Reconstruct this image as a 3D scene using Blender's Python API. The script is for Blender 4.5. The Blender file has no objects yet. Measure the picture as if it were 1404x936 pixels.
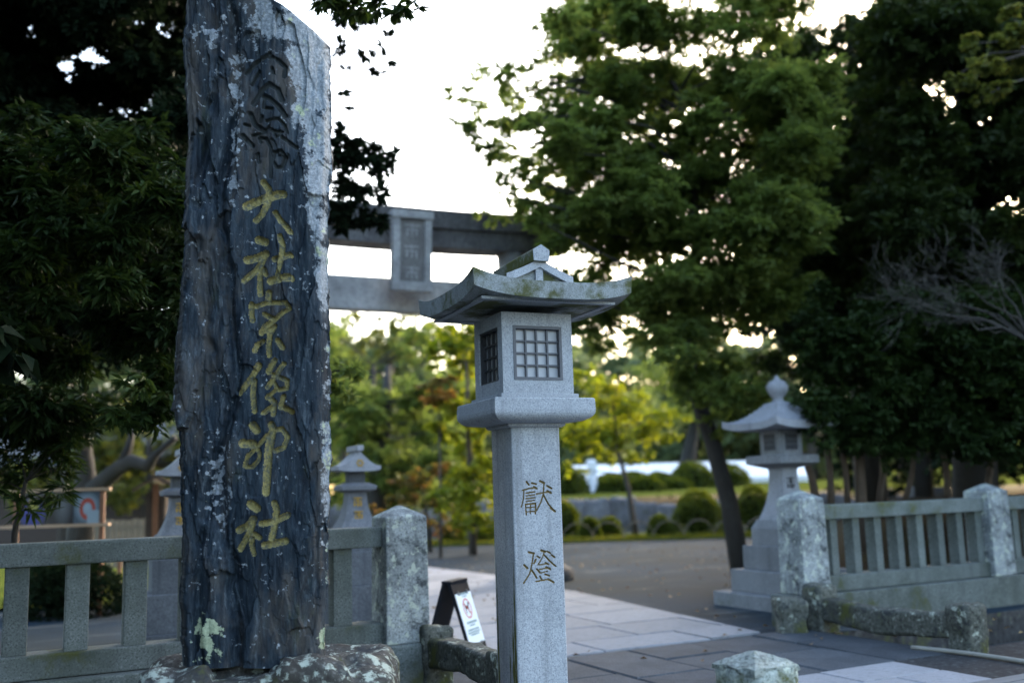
import bpy, bmesh, math, random
import numpy as np
from mathutils import Vector, Matrix, noise as mnoise

random.seed(7)
RNG = np.random.default_rng(11)
scene = bpy.context.scene
COL = scene.collection

# ------------------------------------------------------------------ camera
FPX, CXP, CYP = 1365.0, 702.0, 468.0          # focal length and centre in photograph pixels
PITCH, ROLL, EYE = 0.1456, 0.0295, 1.5
_cp, _sp = math.cos(PITCH), math.sin(PITCH)
_F = Vector((0, _cp, _sp)); _U = Vector((0, -_sp, _cp)); _R = Vector((1, 0, 0))
_CR = _R * math.cos(ROLL) - _U * math.sin(ROLL)
_CU = _R * math.sin(ROLL) + _U * math.cos(ROLL)
camd = bpy.data.cameras.new('camera')
cam = bpy.data.objects.new('camera', camd); COL.objects.link(cam)
camd.sensor_width = 36.0; camd.lens = FPX / 1404 * 36
camd.clip_start = 0.05; camd.clip_end = 2000
mw = Matrix.Identity(4)
for r in range(3):
    mw[r][0] = _CR[r]; mw[r][1] = _CU[r]; mw[r][2] = -_F[r]; mw[r][3] = (0, 0, EYE)[r]
cam.matrix_world = mw
camd.dof.use_dof = True; camd.dof.focus_distance = 6.0; camd.dof.aperture_fstop = 0.86
camd.dof.aperture_blades = 9
scene.camera = cam

# ------------------------------------------------------------------ sky, sun, exposure
SUN_EL, SUN_AZ = math.radians(15), math.radians(34)      # azimuth clockwise from +Y: low, ahead, behind the trees
world = bpy.data.worlds.new('World'); scene.world = world; world.use_nodes = True
wn = world.node_tree.nodes; wl = world.node_tree.links
bg = wn['Background']
sky = wn.new('ShaderNodeTexSky'); sky.sky_type = 'NISHITA'; sky.sun_disc = False
sky.sun_elevation = SUN_EL; sky.sun_rotation = SUN_AZ
sky.air_density = 1.0; sky.dust_density = 4.0; sky.ozone_density = 1.0; sky.altitude = 0
hsv = wn.new('ShaderNodeHueSaturation'); hsv.inputs['Saturation'].default_value = 1.0     # a pale overcast veil over the blue
wl.new(sky.outputs[0], hsv.inputs['Color']); wl.new(hsv.outputs[0], bg.inputs[0]); bg.inputs[1].default_value = 0.15
sund = bpy.data.lights.new('sun', 'SUN'); sun = bpy.data.objects.new('sun', sund); COL.objects.link(sun)
sund.energy = 0.5; sund.angle = math.radians(30); sund.color = (1.0, 0.97, 0.93)
_sd = Vector((math.sin(SUN_AZ) * math.cos(SUN_EL), math.cos(SUN_AZ) * math.cos(SUN_EL), math.sin(SUN_EL)))
sun.rotation_euler = (-_sd).to_track_quat('-Z', 'Y').to_euler()
vs = scene.view_settings
vs.view_transform = 'Standard'; vs.look = 'None'; vs.gamma = 1.0; vs.use_curve_mapping = False
vs.exposure = 3.15
scene.render.engine = 'CYCLES'
scene.cycles.use_denoising = True
scene.cycles.max_bounces = 6; scene.cycles.diffuse_bounces = 3; scene.cycles.glossy_bounces = 2
scene.cycles.transmission_bounces = 3; scene.cycles.transparent_max_bounces = 4
scene.cycles.sample_clamp_indirect = 6.0

# ------------------------------------------------------------------ pixel helpers and site frame
def ray(px, py):
    return _CR * ((px - CXP) / FPX) - _CU * ((py - CYP) / FPX) + _F
def W(px, py, Y):                                   # point on the pixel's ray at depth Y
    d = ray(px, py); t = Y / d.y
    return Vector((0, 0, EYE)) + d * t
def G(px, py, z=0.0):                               # point on the pixel's ray at height z
    d = ray(px, py); t = (z - EYE) / d.z
    return Vector((0, 0, EYE)) + d * t
YAW = 0.48
SU = Vector((math.cos(YAW), math.sin(YAW), 0)); SV = Vector((-math.sin(YAW), math.cos(YAW), 0))
SO = Vector((1.07, 9.35, 0))                        # middle of the gate opening
def S(u, v, z=0.0):
    p = SO + SU * u + SV * v; p.z = z
    return p

# ------------------------------------------------------------------ mesh helpers
def link(name, me, mat=None, parent=None):
    o = bpy.data.objects.new(name, me); COL.objects.link(o)
    if mat is not None and me is not None: me.materials.append(mat)
    if parent is not None: o.parent = parent
    return o
def tag(o, label, cat, group=None):
    o['label'] = label; o['category'] = cat
    if group: o['group'] = group
    return o
def struct(o, kind='structure'):
    o['kind'] = kind
    return o
def empty(name, loc, rz=0.0, label=None, cat=None, group=None):
    o = bpy.data.objects.new(name, None); COL.objects.link(o)
    o.location = loc; o.rotation_euler = (0, 0, rz); o.empty_display_size = 0.1
    if label: tag(o, label, cat, group)
    return o
def copy_tree(o, parent=None):
    c = o.copy(); COL.objects.link(c); c.parent = parent
    for ch in list(o.children): copy_tree(ch, c)
    return c

class MB:
    def __init__(s): s.v = []; s.f = []
    def quad(s, a, b, c, d): n = len(s.v); s.v += [a, b, c, d]; s.f.append((n, n+1, n+2, n+3))
    def raw(s, vs, fs):
        n = len(s.v); s.v += [tuple(x) for x in vs]; s.f += [tuple(i + n for i in f) for f in fs]
        return s
    def box(s, x0, x1, y0, y1, z0, z1):
        s.raw([(x0,y0,z0),(x1,y0,z0),(x1,y1,z0),(x0,y1,z0),(x0,y0,z1),(x1,y0,z1),(x1,y1,z1),(x0,y1,z1)],
              [(3,2,1,0),(4,5,6,7),(0,1,5,4),(1,2,6,5),(2,3,7,6),(3,0,4,7)])
        return s
    def loft(s, rings, cap=True, closed=True):
        n = len(s.v); k = len(rings[0])
        for r in rings: s.v += [tuple(p) for p in r]
        for i in range(len(rings)-1):
            for j in range(k if closed else k-1):
                a = n+i*k+j; b = n+i*k+(j+1) % k
                s.f.append((a, b, b+k, a+k))
        if cap:
            s.f.append(tuple(n+j for j in reversed(range(k))))
            s.f.append(tuple(n+(len(rings)-1)*k+j for j in range(k)))
        return s
    def sqloft(s, prof, cap=True):                   # prof: (half width, z) -> square sections
        return s.loft([[(-w,-w,z),(w,-w,z),(w,w,z),(-w,w,z)] for w, z in prof], cap)
    def lathe(s, prof, n=20, cap=True):
        return s.loft([[(r*math.cos(2*math.pi*j/n), r*math.sin(2*math.pi*j/n), z) for j in range(n)] for r, z in prof], cap)
    def tube(s, pts, rad, n=7, cap=True):
        pts = [Vector(p) for p in pts]; rings = []
        ref = Vector((0.31, 0.52, 0.79))
        for i, p in enumerate(pts):
            t = (pts[min(i+1, len(pts)-1)] - pts[max(i-1, 0)])
            if t.length < 1e-9: t = Vector((0, 0, 1))
            t.normalize()
            a = t.cross(ref)
            if a.length < 1e-3: a = t.cross(Vector((1, 0, 0)))
            a.normalize(); b = t.cross(a)
            r = rad[i] if hasattr(rad, '__len__') else rad
            rings.append([p + a*(r*math.cos(2*math.pi*j/n)) + b*(r*math.sin(2*math.pi*j/n)) for j in range(n)])
        return s.loft(rings, cap)
    def mesh(s, name, smooth=False):
        me = bpy.data.meshes.new(name); me.from_pydata([tuple(p) for p in s.v], [], s.f); me.update()
        bm = bmesh.new(); bm.from_mesh(me); bmesh.ops.recalc_face_normals(bm, faces=bm.faces); bm.to_mesh(me); bm.free()
        if smooth: me.polygons.foreach_set('use_smooth', [True]*len(me.polygons))
        return me
    def build(s, name, mat, parent=None, smooth=False, bevel=0.0, seg=2):
        me = s.mesh(name, smooth)
        if bevel > 0:
            bm = bmesh.new(); bm.from_mesh(me)
            ed = [e for e in bm.edges if len(e.link_faces) == 2 and e.calc_face_angle(0) > 0.5]
            bmesh.ops.bevel(bm, geom=ed, offset=bevel, segments=seg, affect='EDGES', profile=0.6, clamp_overlap=True)
            bm.to_mesh(me); bm.free()
        return link(name, me, mat, parent)

def rough_block(dx, dy, z0, z1, cuts=14, amp=0.02, scale=6.0, seed=0, taper=0.0, bend=None):
    """a hewn stone: a box cut into cells, corners rounded, faces pushed in and out"""
    bm = bmesh.new(); bmesh.ops.create_cube(bm, size=1.0)
    bmesh.ops.subdivide_edges(bm, edges=bm.edges, cuts=cuts, use_grid_fill=True)
    L = (dx, dy, z1 - z0)
    mn = min(L)
    off = Vector((seed*7.31, seed*3.17, seed*5.7))
    for v in bm.verts:
        c = v.co.copy(); p = Vector((c.x*L[0], c.y*L[1], c.z*L[2]))
        # round the corners
        r = mn*0.16; q = Vector((max(abs(p.x)-(L[0]/2-r), 0), max(abs(p.y)-(L[1]/2-r), 0), max(abs(p.z)-(L[2]/2-r), 0)))
        if q.length > r:
            q2 = q*(r/q.length)
            for k in range(3):
                if q[k] > 0: p[k] = math.copysign(L[k]/2-r+q2[k], p[k])
        n = p.normalized()
        d = mnoise.fractal(p*scale+off, 1.0, 2.0, 5)*amp + mnoise.noise(p*scale*0.35+off)*amp*1.2
        p += n*d
        k = 1 - taper*(c.z+0.5)
        p.x *= k; p.y *= k
        p.z += (z0+z1)/2
        if bend: p = bend(p)
        v.co = p
    me = bpy.data.meshes.new('stone'); bm.to_mesh(me); bm.free()
    me.polygons.foreach_set('use_smooth', [True]*len(me.polygons))
    return me

def np_mesh(name, verts, faces, smooth=False):
    """fast mesh from arrays; faces is an (n,k) array"""
    me = bpy.data.meshes.new(name)
    verts = np.ascontiguousarray(verts, dtype=np.float32); faces = np.ascontiguousarray(faces, dtype=np.int32)
    n, k = faces.shape
    me.vertices.add(len(verts)); me.vertices.foreach_set('co', verts.ravel())
    me.loops.add(n*k); me.loops.foreach_set('vertex_index', faces.ravel())
    me.polygons.add(n); me.polygons.foreach_set('loop_start', np.arange(0, n*k, k, dtype=np.int32))
    if smooth: me.polygons.foreach_set('use_smooth', np.ones(n, dtype=bool))
    me.update(calc_edges=True)
    return me

_TAB = RNG.random((256, 256))
def vnoise(x, y, seed=0):
    x = np.asarray(x, float)+seed*17.3; y = np.asarray(y, float)+seed*29.1
    xi = np.floor(x).astype(int); yi = np.floor(y).astype(int); fx = x-xi; fy = y-yi
    fx = fx*fx*(3-2*fx); fy = fy*fy*(3-2*fy)
    g = lambda a, b: _TAB[a & 255, b & 255]
    return (g(xi, yi)*(1-fx)+g(xi+1, yi)*fx)*(1-fy)+(g(xi, yi+1)*(1-fx)+g(xi+1, yi+1)*fx)*fy
def fbm(x, y, seed=0, oct=4):
    s = 0; a = 0.5; t = 0
    for o in range(oct):
        s = s+a*vnoise(x*2**o, y*2**o, seed+o*3); t += a; a *= 0.55
    return s/t
def sstep(a, b, x):
    t = np.clip((x-a)/(b-a), 0, 1); return t*t*(3-2*t)

# ------------------------------------------------------------------ materials
def mat_new(name):
    m = bpy.data.materials.new(name); m.use_nodes = True
    nt = m.node_tree; b = nt.nodes['Principled BSDF']
    return m, nt, b
def N(nt, t, **kw):
    n = nt.nodes.new(t)
    for k, v in kw.items():
        if k in n.inputs: n.inputs[k].default_value = v
        else: setattr(n, k, v)
    return n
def ramp(nt, fac, stops):
    r = nt.nodes.new('ShaderNodeValToRGB'); el = r.color_ramp.elements
    while len(el) < len(stops): el.new(0.5)
    for e, (p, c) in zip(el, stops):
        e.position = p; e.color = (c[0], c[1], c[2], 1) if hasattr(c, '__len__') else (c, c, c, 1)
    nt.links.new(fac, r.inputs[0]); return r.outputs[0]
def mix(nt, fac, a, b, mode='MIX'):
    m = nt.nodes.new('ShaderNodeMix'); m.data_type = 'RGBA'; m.blend_type = mode
    for s, x in ((m.inputs[0], fac), (m.inputs[6], a), (m.inputs[7], b)):
        if isinstance(x, (int, float)): s.default_value = x
        elif hasattr(x, '__len__'): s.default_value = (x[0], x[1], x[2], 1)
        else: nt.links.new(x, s)
    return m.outputs[2]
def coord(nt, kind='Object'):
    return nt.nodes.new('ShaderNodeTexCoord').outputs[kind]
def tex_noise(nt, co, scale, detail=4, rough=0.55, sc3=None):
    if sc3:
        mp = nt.nodes.new('ShaderNodeMapping'); mp.inputs['Scale'].default_value = sc3
        nt.links.new(co, mp.inputs[0]); co = mp.outputs[0]
    n = N(nt, 'ShaderNodeTexNoise', Scale=scale, Detail=detail, Roughness=rough)
    nt.links.new(co, n.inputs['Vector']); return n.outputs[0]
def bump(nt, b, h, strength=0.3, dist=0.01):
    n = N(nt, 'ShaderNodeBump', Strength=strength, Distance=dist)
    nt.links.new(h, n.inputs['Height']); nt.links.new(n.outputs[0], b.inputs['Normal'])

def granite(name, base, dark, light, speck=170, moss=0.0, moss_col=(0.075, 0.08, 0.02), lichen=0.0, stain=0.3, stain_col=None, kind='Object', mscale=3.0, bstr=0.25, streak=0.4, vary=True):
    m, nt, b = mat_new(name); co = coord(nt, kind)
    s1 = tex_noise(nt, co, speck, 2, 0.7)
    c = ramp(nt, s1, [(0.32, dark), (0.47, base), (0.56, base), (0.70, light)])
    blot = tex_noise(nt, co, 2.3, 6, 0.62)
    sc = stain_col or tuple(x*0.45 for x in base)
    c = mix(nt, ramp(nt, blot, [(0.42, 0.0), (0.68, stain)]), c, sc)
    mid = tex_noise(nt, co, 16, 5, 0.65)
    c = mix(nt, ramp(nt, mid, [(0.40, 0.0), (0.72, 0.35)]), c, tuple(x*0.62 for x in base))
    sk = tex_noise(nt, co, 7, 5, 0.6, (1.6, 1.6, 0.10))
    c = mix(nt, ramp(nt, sk, [(0.52, 0.0), (0.72, streak)]), c, tuple(x*0.38 for x in base))
    if lichen > 0:
        l = tex_noise(nt, co, 11, 7, 0.68)
        c = mix(nt, ramp(nt, l, [(0.60-0.12*lichen, 0.0), (0.66-0.12*lichen, 0.85)]), c, (0.46, 0.50, 0.42))
        l2 = tex_noise(nt, co, 7, 7, 0.7)
        c = mix(nt, ramp(nt, l2, [(0.53, 0.0), (0.63, 0.85)]), c, (0.035, 0.04, 0.045))
    if moss > 0:
        q = tex_noise(nt, co, mscale, 7, 0.66)
        c = mix(nt, ramp(nt, q, [(0.62-0.25*moss, 0.0), (0.74-0.25*moss, 0.9)]), c, moss_col)
    oi = nt.nodes.new('ShaderNodeObjectInfo'); mr = N(nt, 'ShaderNodeMapRange'); mr.inputs['To Min'].default_value = 0.84; mr.inputs['To Max'].default_value = 1.12
    nt.links.new(oi.outputs['Random'], mr.inputs['Value']); hv = nt.nodes.new('ShaderNodeHueSaturation')      # no two blocks have quite the same tone
    nt.links.new(mr.outputs[0], hv.inputs['Value']); nt.links.new(c, hv.inputs['Color']); c = hv.outputs[0] if vary else c
    nt.links.new(c, b.inputs['Base Color']); b.inputs['Roughness'].default_value = 0.85
    b.inputs['Specular IOR Level'].default_value = 0.12
    h = mix(nt, 0.5, s1, mid)
    bump(nt, b, h, bstr, 0.006)
    return m

def plain(name, col, rough=0.7, var=0.25, scale=8, metal=0.0, spec=0.4, sc3=None):
    m, nt, b = mat_new(name); co = coord(nt)
    n = tex_noise(nt, co, scale, 5, 0.6, sc3)
    c = mix(nt, n, tuple(x*(1-var) for x in col), tuple(min(1, x*(1+var)) for x in col))
    nt.links.new(c, b.inputs['Base Color']); b.inputs['Roughness'].default_value = rough
    b.inputs['Metallic'].default_value = metal; b.inputs['Specular IOR Level'].default_value = spec
    bump(nt, b, n, 0.15, 0.004)
    return m

def leafmat(name, c0, c1, c2, trans=0.35, rough=0.55, spec=0.2):
    m, nt, b = mat_new(name)
    at = nt.nodes.new('ShaderNodeAttribute'); at.attribute_name = 'tint'
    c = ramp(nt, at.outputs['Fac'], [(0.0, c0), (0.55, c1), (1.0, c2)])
    nt.links.new(c, b.inputs['Base Color']); b.inputs['Roughness'].default_value = rough
    b.inputs['Specular IOR Level'].default_value = spec
    tr = nt.nodes.new('ShaderNodeBsdfTranslucent')
    hs = N(nt, 'ShaderNodeHueSaturation', Saturation=1.15, Value=1.5, Hue=0.485); nt.links.new(c, hs.inputs['Color'])
    nt.links.new(hs.outputs[0], tr.inputs[0])
    mx = nt.nodes.new('ShaderNodeMixShader'); mx.inputs[0].default_value = trans
    nt.links.new(b.outputs[0], mx.inputs[1]); nt.links.new(tr.outputs[0], mx.inputs[2])
    nt.links.new(mx.outputs[0], nt.nodes['Material Output'].inputs[0])
    return m

def barkmat(name, col, var=0.5):
    m, nt, b = mat_new(name); co = coord(nt)
    n = tex_noise(nt, co, 14, 6, 0.65, (1, 1, 0.25)); l = tex_noise(nt, co, 5, 5, 0.6)
    c = mix(nt, n, tuple(x*(1-var) for x in col), tuple(x*(1+var) for x in col))
    c = mix(nt, ramp(nt, l, [(0.52, 0.0), (0.68, 0.5)]), c, tuple(x*1.7 for x in col))
    nt.links.new(c, b.inputs['Base Color']); b.inputs['Roughness'].default_value = 0.95
    bump(nt, b, n, 0.6, 0.02)
    return m

M = {}
M['granite'] = granite('granite_blue_grey', (0.39, 0.415, 0.45), (0.20, 0.215, 0.24), (0.56, 0.585, 0.62), speck=120, stain=0.22, bstr=0.3, vary=False)
M['granite_roof'] = granite('granite_mossy_roof', (0.30, 0.325, 0.33), (0.15, 0.16, 0.16), (0.44, 0.46, 0.46), speck=120, moss=0.55, stain=0.3, mscale=4.5, vary=False)
M['granite_ridge'] = granite('granite_ridge', (0.17, 0.18, 0.15), (0.07, 0.075, 0.05), (0.30, 0.31, 0.29), speck=120, moss=0.95, mscale=5)
M['fence_stone'] = granite('fence_stone', (0.155, 0.175, 0.168), (0.065, 0.077, 0.072), (0.25, 0.27, 0.265), speck=70, stain=0.8, stain_col=(0.06, 0.072, 0.055), moss=0.22, mscale=2.2)  # base darkened to stand in for the fence's shade; stain and moss its own
M['post_stone'] = granite('lichen_post_stone', (0.33, 0.36, 0.365), (0.12, 0.13, 0.135), (0.48, 0.51, 0.51), speck=60, stain=0.85, stain_col=(0.045, 0.05, 0.053), lichen=0.5, streak=0.8)
M['kerb_stone'] = granite('mossy_kerb_stone', (0.105, 0.11, 0.095), (0.03, 0.032, 0.028), (0.26, 0.27, 0.24), speck=32, stain=0.8, moss=0.35, lichen=0.12, mscale=4, bstr=0.6)
M['bollard_stone'] = granite('bollard_stone', (0.30, 0.34, 0.32), (0.10, 0.12, 0.10), (0.44, 0.48, 0.46), speck=55, stain=0.55, stain_col=(0.11, 0.125, 0.075), lichen=0.3, moss=0.3, mscale=6, bstr=0.5)
M['lantern_grey'] = granite('lantern_grey', (0.22, 0.23, 0.245), (0.16, 0.17, 0.18), (0.36, 0.37, 0.39), speck=60, stain=0.35, moss=0.12, mscale=1.6)
M['lantern_shaded'] = granite('lantern_shaded', (0.13, 0.14, 0.155), (0.08, 0.085, 0.095), (0.20, 0.21, 0.22), speck=60, stain=0.5)  # darkened copy of the lantern stone, shade put into the colour
M['lantern_mid'] = granite('lantern_mid', (0.19, 0.20, 0.22), (0.12, 0.125, 0.14), (0.28, 0.29, 0.31), speck=60, stain=0.4)
M['lantern_pale'] = granite('lantern_pale', (0.33, 0.34, 0.37), (0.22, 0.23, 0.25), (0.44, 0.45, 0.48), speck=60, stain=0.25)
M['torii'] = granite('torii_stone', (0.42, 0.42, 0.425), (0.26, 0.26, 0.26), (0.52, 0.52, 0.52), speck=30, stain=0.55, stain_col=(0.07, 0.068, 0.072))
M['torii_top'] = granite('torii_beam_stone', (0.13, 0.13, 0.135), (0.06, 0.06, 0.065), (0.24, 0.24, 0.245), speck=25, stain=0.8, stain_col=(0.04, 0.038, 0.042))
M['slab_light'] = granite('paving_light', (0.27, 0.275, 0.295), (0.21, 0.215, 0.23), (0.34, 0.345, 0.36), speck=60, stain=0.2, kind='Generated', stain_col=(0.14, 0.14, 0.14))
M['slab_dark'] = granite('paving_dark', (0.070, 0.080, 0.093), (0.036, 0.043, 0.05), (0.112, 0.125, 0.14), speck=60, stain=0.6)
M['rock'] = granite('garden_rock', (0.20, 0.195, 0.20), (0.09, 0.09, 0.09), (0.33, 0.32, 0.33), speck=12, stain=0.6, moss=0.2)
M['white'] = plain('white_plaster', (0.88, 0.88, 0.88), 0.8, 0.03, 2)
M['tan_wood'] = plain('tan_wood', (0.36, 0.24, 0.15), 0.7, 0.35, 14, sc3=(0.2, 1, 1))
M['red_wood'] = plain('red_brown_wood', (0.16, 0.07, 0.035), 0.7, 0.35, 14)
M['dark_wood'] = plain('dark_wood', (0.05, 0.035, 0.028), 0.8, 0.3, 10)
M['grey_wood'] = plain('weathered_plank', (0.145, 0.15, 0.155), 0.85, 0.35, 20, sc3=(0.15, 1, 1))
M['picket'] = plain('picket_wood', (0.17, 0.14, 0.105), 0.85, 0.3, 14)
M['black_plastic'] = plain('black_plastic', (0.010, 0.012, 0.017), 0.6, 0.2, 30, spec=0.08)
M['bucket'] = plain('grey_plastic', (0.10, 0.11, 0.12), 0.5, 0.1, 10)
M['paper'] = plain('white_paper', (0.78, 0.83, 0.86), 0.6, 0.03, 5)
M['ink_teal'] = plain('ink_dark_teal', (0.10, 0.20, 0.20), 0.7, 0.1)
M['ink_red'] = plain('ink_red', (0.55, 0.05, 0.04), 0.6, 0.1)
M['ink_black'] = plain('ink_black', (0.02, 0.02, 0.02), 0.6, 0.1)
M['lattice'] = plain('lattice_wood', (0.105, 0.11, 0.125), 0.6, 0.25, 30)
M['lattice_shaded'] = plain('lattice_shaded', (0.03, 0.032, 0.038), 0.6, 0.25, 30)  # darker copy of the lattice, carrying the shade of its side
M['pane'] = plain('pane_paper', (0.42, 0.43, 0.46), 0.35, 0.12, 6)
M['gold'] = plain('gold_paint', (0.42, 0.25, 0.04), 0.6, 0.25, 30)
M['black_paint'] = plain('black_letter', (0.02, 0.02, 0.022), 0.7, 0.2)
M['pipe'] = plain('pale_pipe', (0.26, 0.25, 0.22), 0.6, 0.2, 10)
M['roof_tile'] = plain('dark_roof', (0.045, 0.05, 0.055), 0.7, 0.3, 8)
M['bark'] = barkmat('bark', (0.06, 0.05, 0.042))
M['bark_brown'] = barkmat('bark_brown', (0.085, 0.062, 0.045))
M['bark_dark'] = barkmat('bark_dark', (0.03, 0.027, 0.024))
M['twig_grey'] = barkmat('lichen_twig', (0.05, 0.046, 0.04), 0.5)
M['leaf_dark'] = leafmat('leaf_dark', (0.012, 0.022, 0.007), (0.022, 0.040, 0.011), (0.046, 0.074, 0.017), 0.25, 0.5, 0.12)
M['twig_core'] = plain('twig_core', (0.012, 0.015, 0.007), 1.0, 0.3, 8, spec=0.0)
M['leaf_shade'] = leafmat('leaf_deep', (0.006, 0.010, 0.006), (0.010, 0.018, 0.009), (0.020, 0.034, 0.012), 0.15, 0.6, 0.03)  # green pushed near black, standing in for deep shade at the sides
M['leaf_deep2'] = leafmat('leaf_evergreen', (0.016, 0.027, 0.008), (0.032, 0.050, 0.013), (0.065, 0.088, 0.02), 0.3)
M['leaf_mid'] = leafmat('leaf_conifer', (0.055, 0.085, 0.026), (0.12, 0.165, 0.046), (0.20, 0.24, 0.075), 0.62)
M['leaf_yellow'] = leafmat('leaf_maple', (0.10, 0.14, 0.02), (0.19, 0.23, 0.035), (0.32, 0.30, 0.05), 0.5)
M['leaf_orange'] = leafmat('leaf_turning', (0.085, 0.10, 0.025), (0.15, 0.13, 0.035), (0.24, 0.13, 0.05), 0.45)
M['leaf_olive'] = leafmat('leaf_olive', (0.05, 0.065, 0.02), (0.09, 0.11, 0.028), (0.17, 0.17, 0.04), 0.45)
M['leaf_hazed'] = leafmat('leaf_hazed', (0.075, 0.105, 0.055), (0.12, 0.16, 0.075), (0.19, 0.22, 0.10), 0.5)  # far leaves paled, distance haze put into their colour
M['leaf_bush'] = leafmat('leaf_clipped', (0.035, 0.055, 0.010), (0.065, 0.09, 0.014), (0.12, 0.14, 0.02), 0.35)
M['grass'] = leafmat('grass_blade', (0.06, 0.08, 0.012), (0.11, 0.125, 0.02), (0.17, 0.16, 0.03), 0.3, 0.7)

# gravel ground
m, nt, b = mat_new('gravel'); co = coord(nt)
g1 = tex_noise(nt, co, 45, 3, 0.7); g2 = tex_noise(nt, co, 0.5, 7, 0.66); g3 = tex_noise(nt, co, 1.6, 5, 0.6, (0.35, 1.2, 1))
c = ramp(nt, g1, [(0.3, (0.009, 0.017, 0.026)), (0.5, (0.019, 0.034, 0.050)), (0.72, (0.048, 0.073, 0.097))])
c = mix(nt, ramp(nt, g2, [(0.40, 0.0), (0.62, 0.8)]), c, (0.024, 0.030, 0.030))
c = mix(nt, ramp(nt, g3, [(0.56, 0.0), (0.70, 0.7)]), c, (0.115, 0.125, 0.13))
nt.links.new(c, b.inputs['Base Color']); b.inputs['Roughness'].default_value = 0.92
b.inputs['Specular IOR Level'].default_value = 0.05; bump(nt, b, g1, 0.5, 0.012); M['gravel'] = m
# earth
m, nt, b = mat_new('earth'); co = coord(nt)
g1 = tex_noise(nt, co, 22, 6, 0.7); g2 = tex_noise(nt, co, 1.3, 5, 0.6)
c = ramp(nt, g1, [(0.3, (0.018, 0.014, 0.011)), (0.55, (0.05, 0.038, 0.028)), (0.75, (0.09, 0.068, 0.05))])
c = mix(nt, ramp(nt, g2, [(0.45, 0.0), (0.7, 0.6)]), c, (0.05, 0.055, 0.022))
nt.links.new(c, b.inputs['Base Color']); b.inputs['Roughness'].default_value = 1.0
b.inputs['Specular IOR Level'].default_value = 0.0; bump(nt, b, g1, 0.8, 0.03); M['earth'] = m
# turf under the blades
m, nt, b = mat_new('turf'); co = coord(nt)
g1 = tex_noise(nt, co, 9, 6, 0.7)
c = ramp(nt, g1, [(0.3, (0.045, 0.055, 0.012)), (0.55, (0.10, 0.115, 0.022)), (0.75, (0.17, 0.15, 0.045))])
nt.links.new(c, b.inputs['Base Color']); b.inputs['Roughness'].default_value = 1.0
b.inputs['Specular IOR Level'].default_value = 0.0; bump(nt, b, g1, 0.8, 0.03); M['turf'] = m
# pond
m, nt, b = mat_new('pond_water'); co = coord(nt)
b.inputs['Base Color'].default_value = (0.03, 0.04, 0.032, 1); b.inputs['Roughness'].default_value = 0.12
bump(nt, b, tex_noise(nt, co, 3, 3), 0.15, 0.02); M['water'] = m
# wet dark concrete
M['concrete'] = granite('damp_concrete', (0.045, 0.047, 0.05), (0.02, 0.021, 0.022), (0.10, 0.105, 0.11), speck=18, stain=0.5)
M['ditch'] = granite('ditch_stone', (0.06, 0.06, 0.06), (0.02, 0.02, 0.02), (0.12, 0.12, 0.12), speck=12, stain=0.6, moss=0.3)

# slate of the name stone: lichen comes in as a mask of its own shape
m, nt, b = mat_new('slate'); co = coord(nt)
st = tex_noise(nt, co, 5, 7, 0.7, (5, 5, 0.7)); st2 = tex_noise(nt, co, 24, 6, 0.7, (3, 3, 0.35)); br = tex_noise(nt, co, 2.2, 6, 0.65, (2.2, 2.2, 0.8))
c = ramp(nt, st, [(0.32, (0.005, 0.008, 0.013)), (0.48, (0.011, 0.020, 0.031)), (0.62, (0.025, 0.040, 0.055)), (0.80, (0.09, 0.112, 0.128))])
c = mix(nt, ramp(nt, st2, [(0.52, 0.0), (0.78, 0.5)]), c, (0.10, 0.125, 0.145))
c = mix(nt, ramp(nt, br, [(0.50, 0.0), (0.66, 0.6)]), c, (0.10, 0.085, 0.07))
wv = tex_noise(nt, co, 9, 7, 0.72, (2.6, 2.6, 0.5)); c = mix(nt, ramp(nt, wv, [(0.57, 0.0), (0.70, 0.7)]), c, (0.13, 0.155, 0.175))
c = mix(nt, ramp(nt, wv, [(0.30, 0.8), (0.42, 0.0)]), c, (0.006, 0.008, 0.012))
mo = tex_noise(nt, co, 3.1, 6, 0.68, (2, 2, 0.6))
c = mix(nt, ramp(nt, mo, [(0.60, 0.0), (0.74, 0.5)]), c, (0.045, 0.055, 0.018))
a1 = nt.nodes.new('ShaderNodeAttribute'); a1.attribute_name = 'lichen'
a2 = nt.nodes.new('ShaderNodeAttribute'); a2.attribute_name = 'lichen_green'
fine = tex_noise(nt, co, 60, 4, 0.7)
def masked(a, lo, hi):
    s = N(nt, 'ShaderNodeMath', operation='ADD'); nt.links.new(a, s.inputs[0])
    f = N(nt, 'ShaderNodeMath', operation='MULTIPLY_ADD'); nt.links.new(fine, f.inputs[0]); f.inputs[1].default_value = 0.5; f.inputs[2].default_value = -0.25
    nt.links.new(f.outputs[0], s.inputs[1])
    return ramp(nt, s.outputs[0], [(lo, 0.0), (hi, 1.0)])
lc = ramp(nt, fine, [(0.3, (0.12, 0.14, 0.16)), (0.55, (0.26, 0.285, 0.31)), (0.75, (0.46, 0.49, 0.52))])
c = mix(nt, masked(a1.outputs['Fac'], 0.44, 0.56), c, lc)
lg = ramp(nt, fine, [(0.3, (0.22, 0.26, 0.17)), (0.7, (0.45, 0.50, 0.34))])
c = mix(nt, masked(a2.outputs['Fac'], 0.44, 0.54), c, lg)
nt.links.new(c, b.inputs['Base Color']); b.inputs['Roughness'].default_value = 0.7; b.inputs['Specular IOR Level'].default_value = 0.25
bump(nt, b, mix(nt, 0.6, st2, fine), 0.5, 0.006); M['slate'] = m
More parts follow.
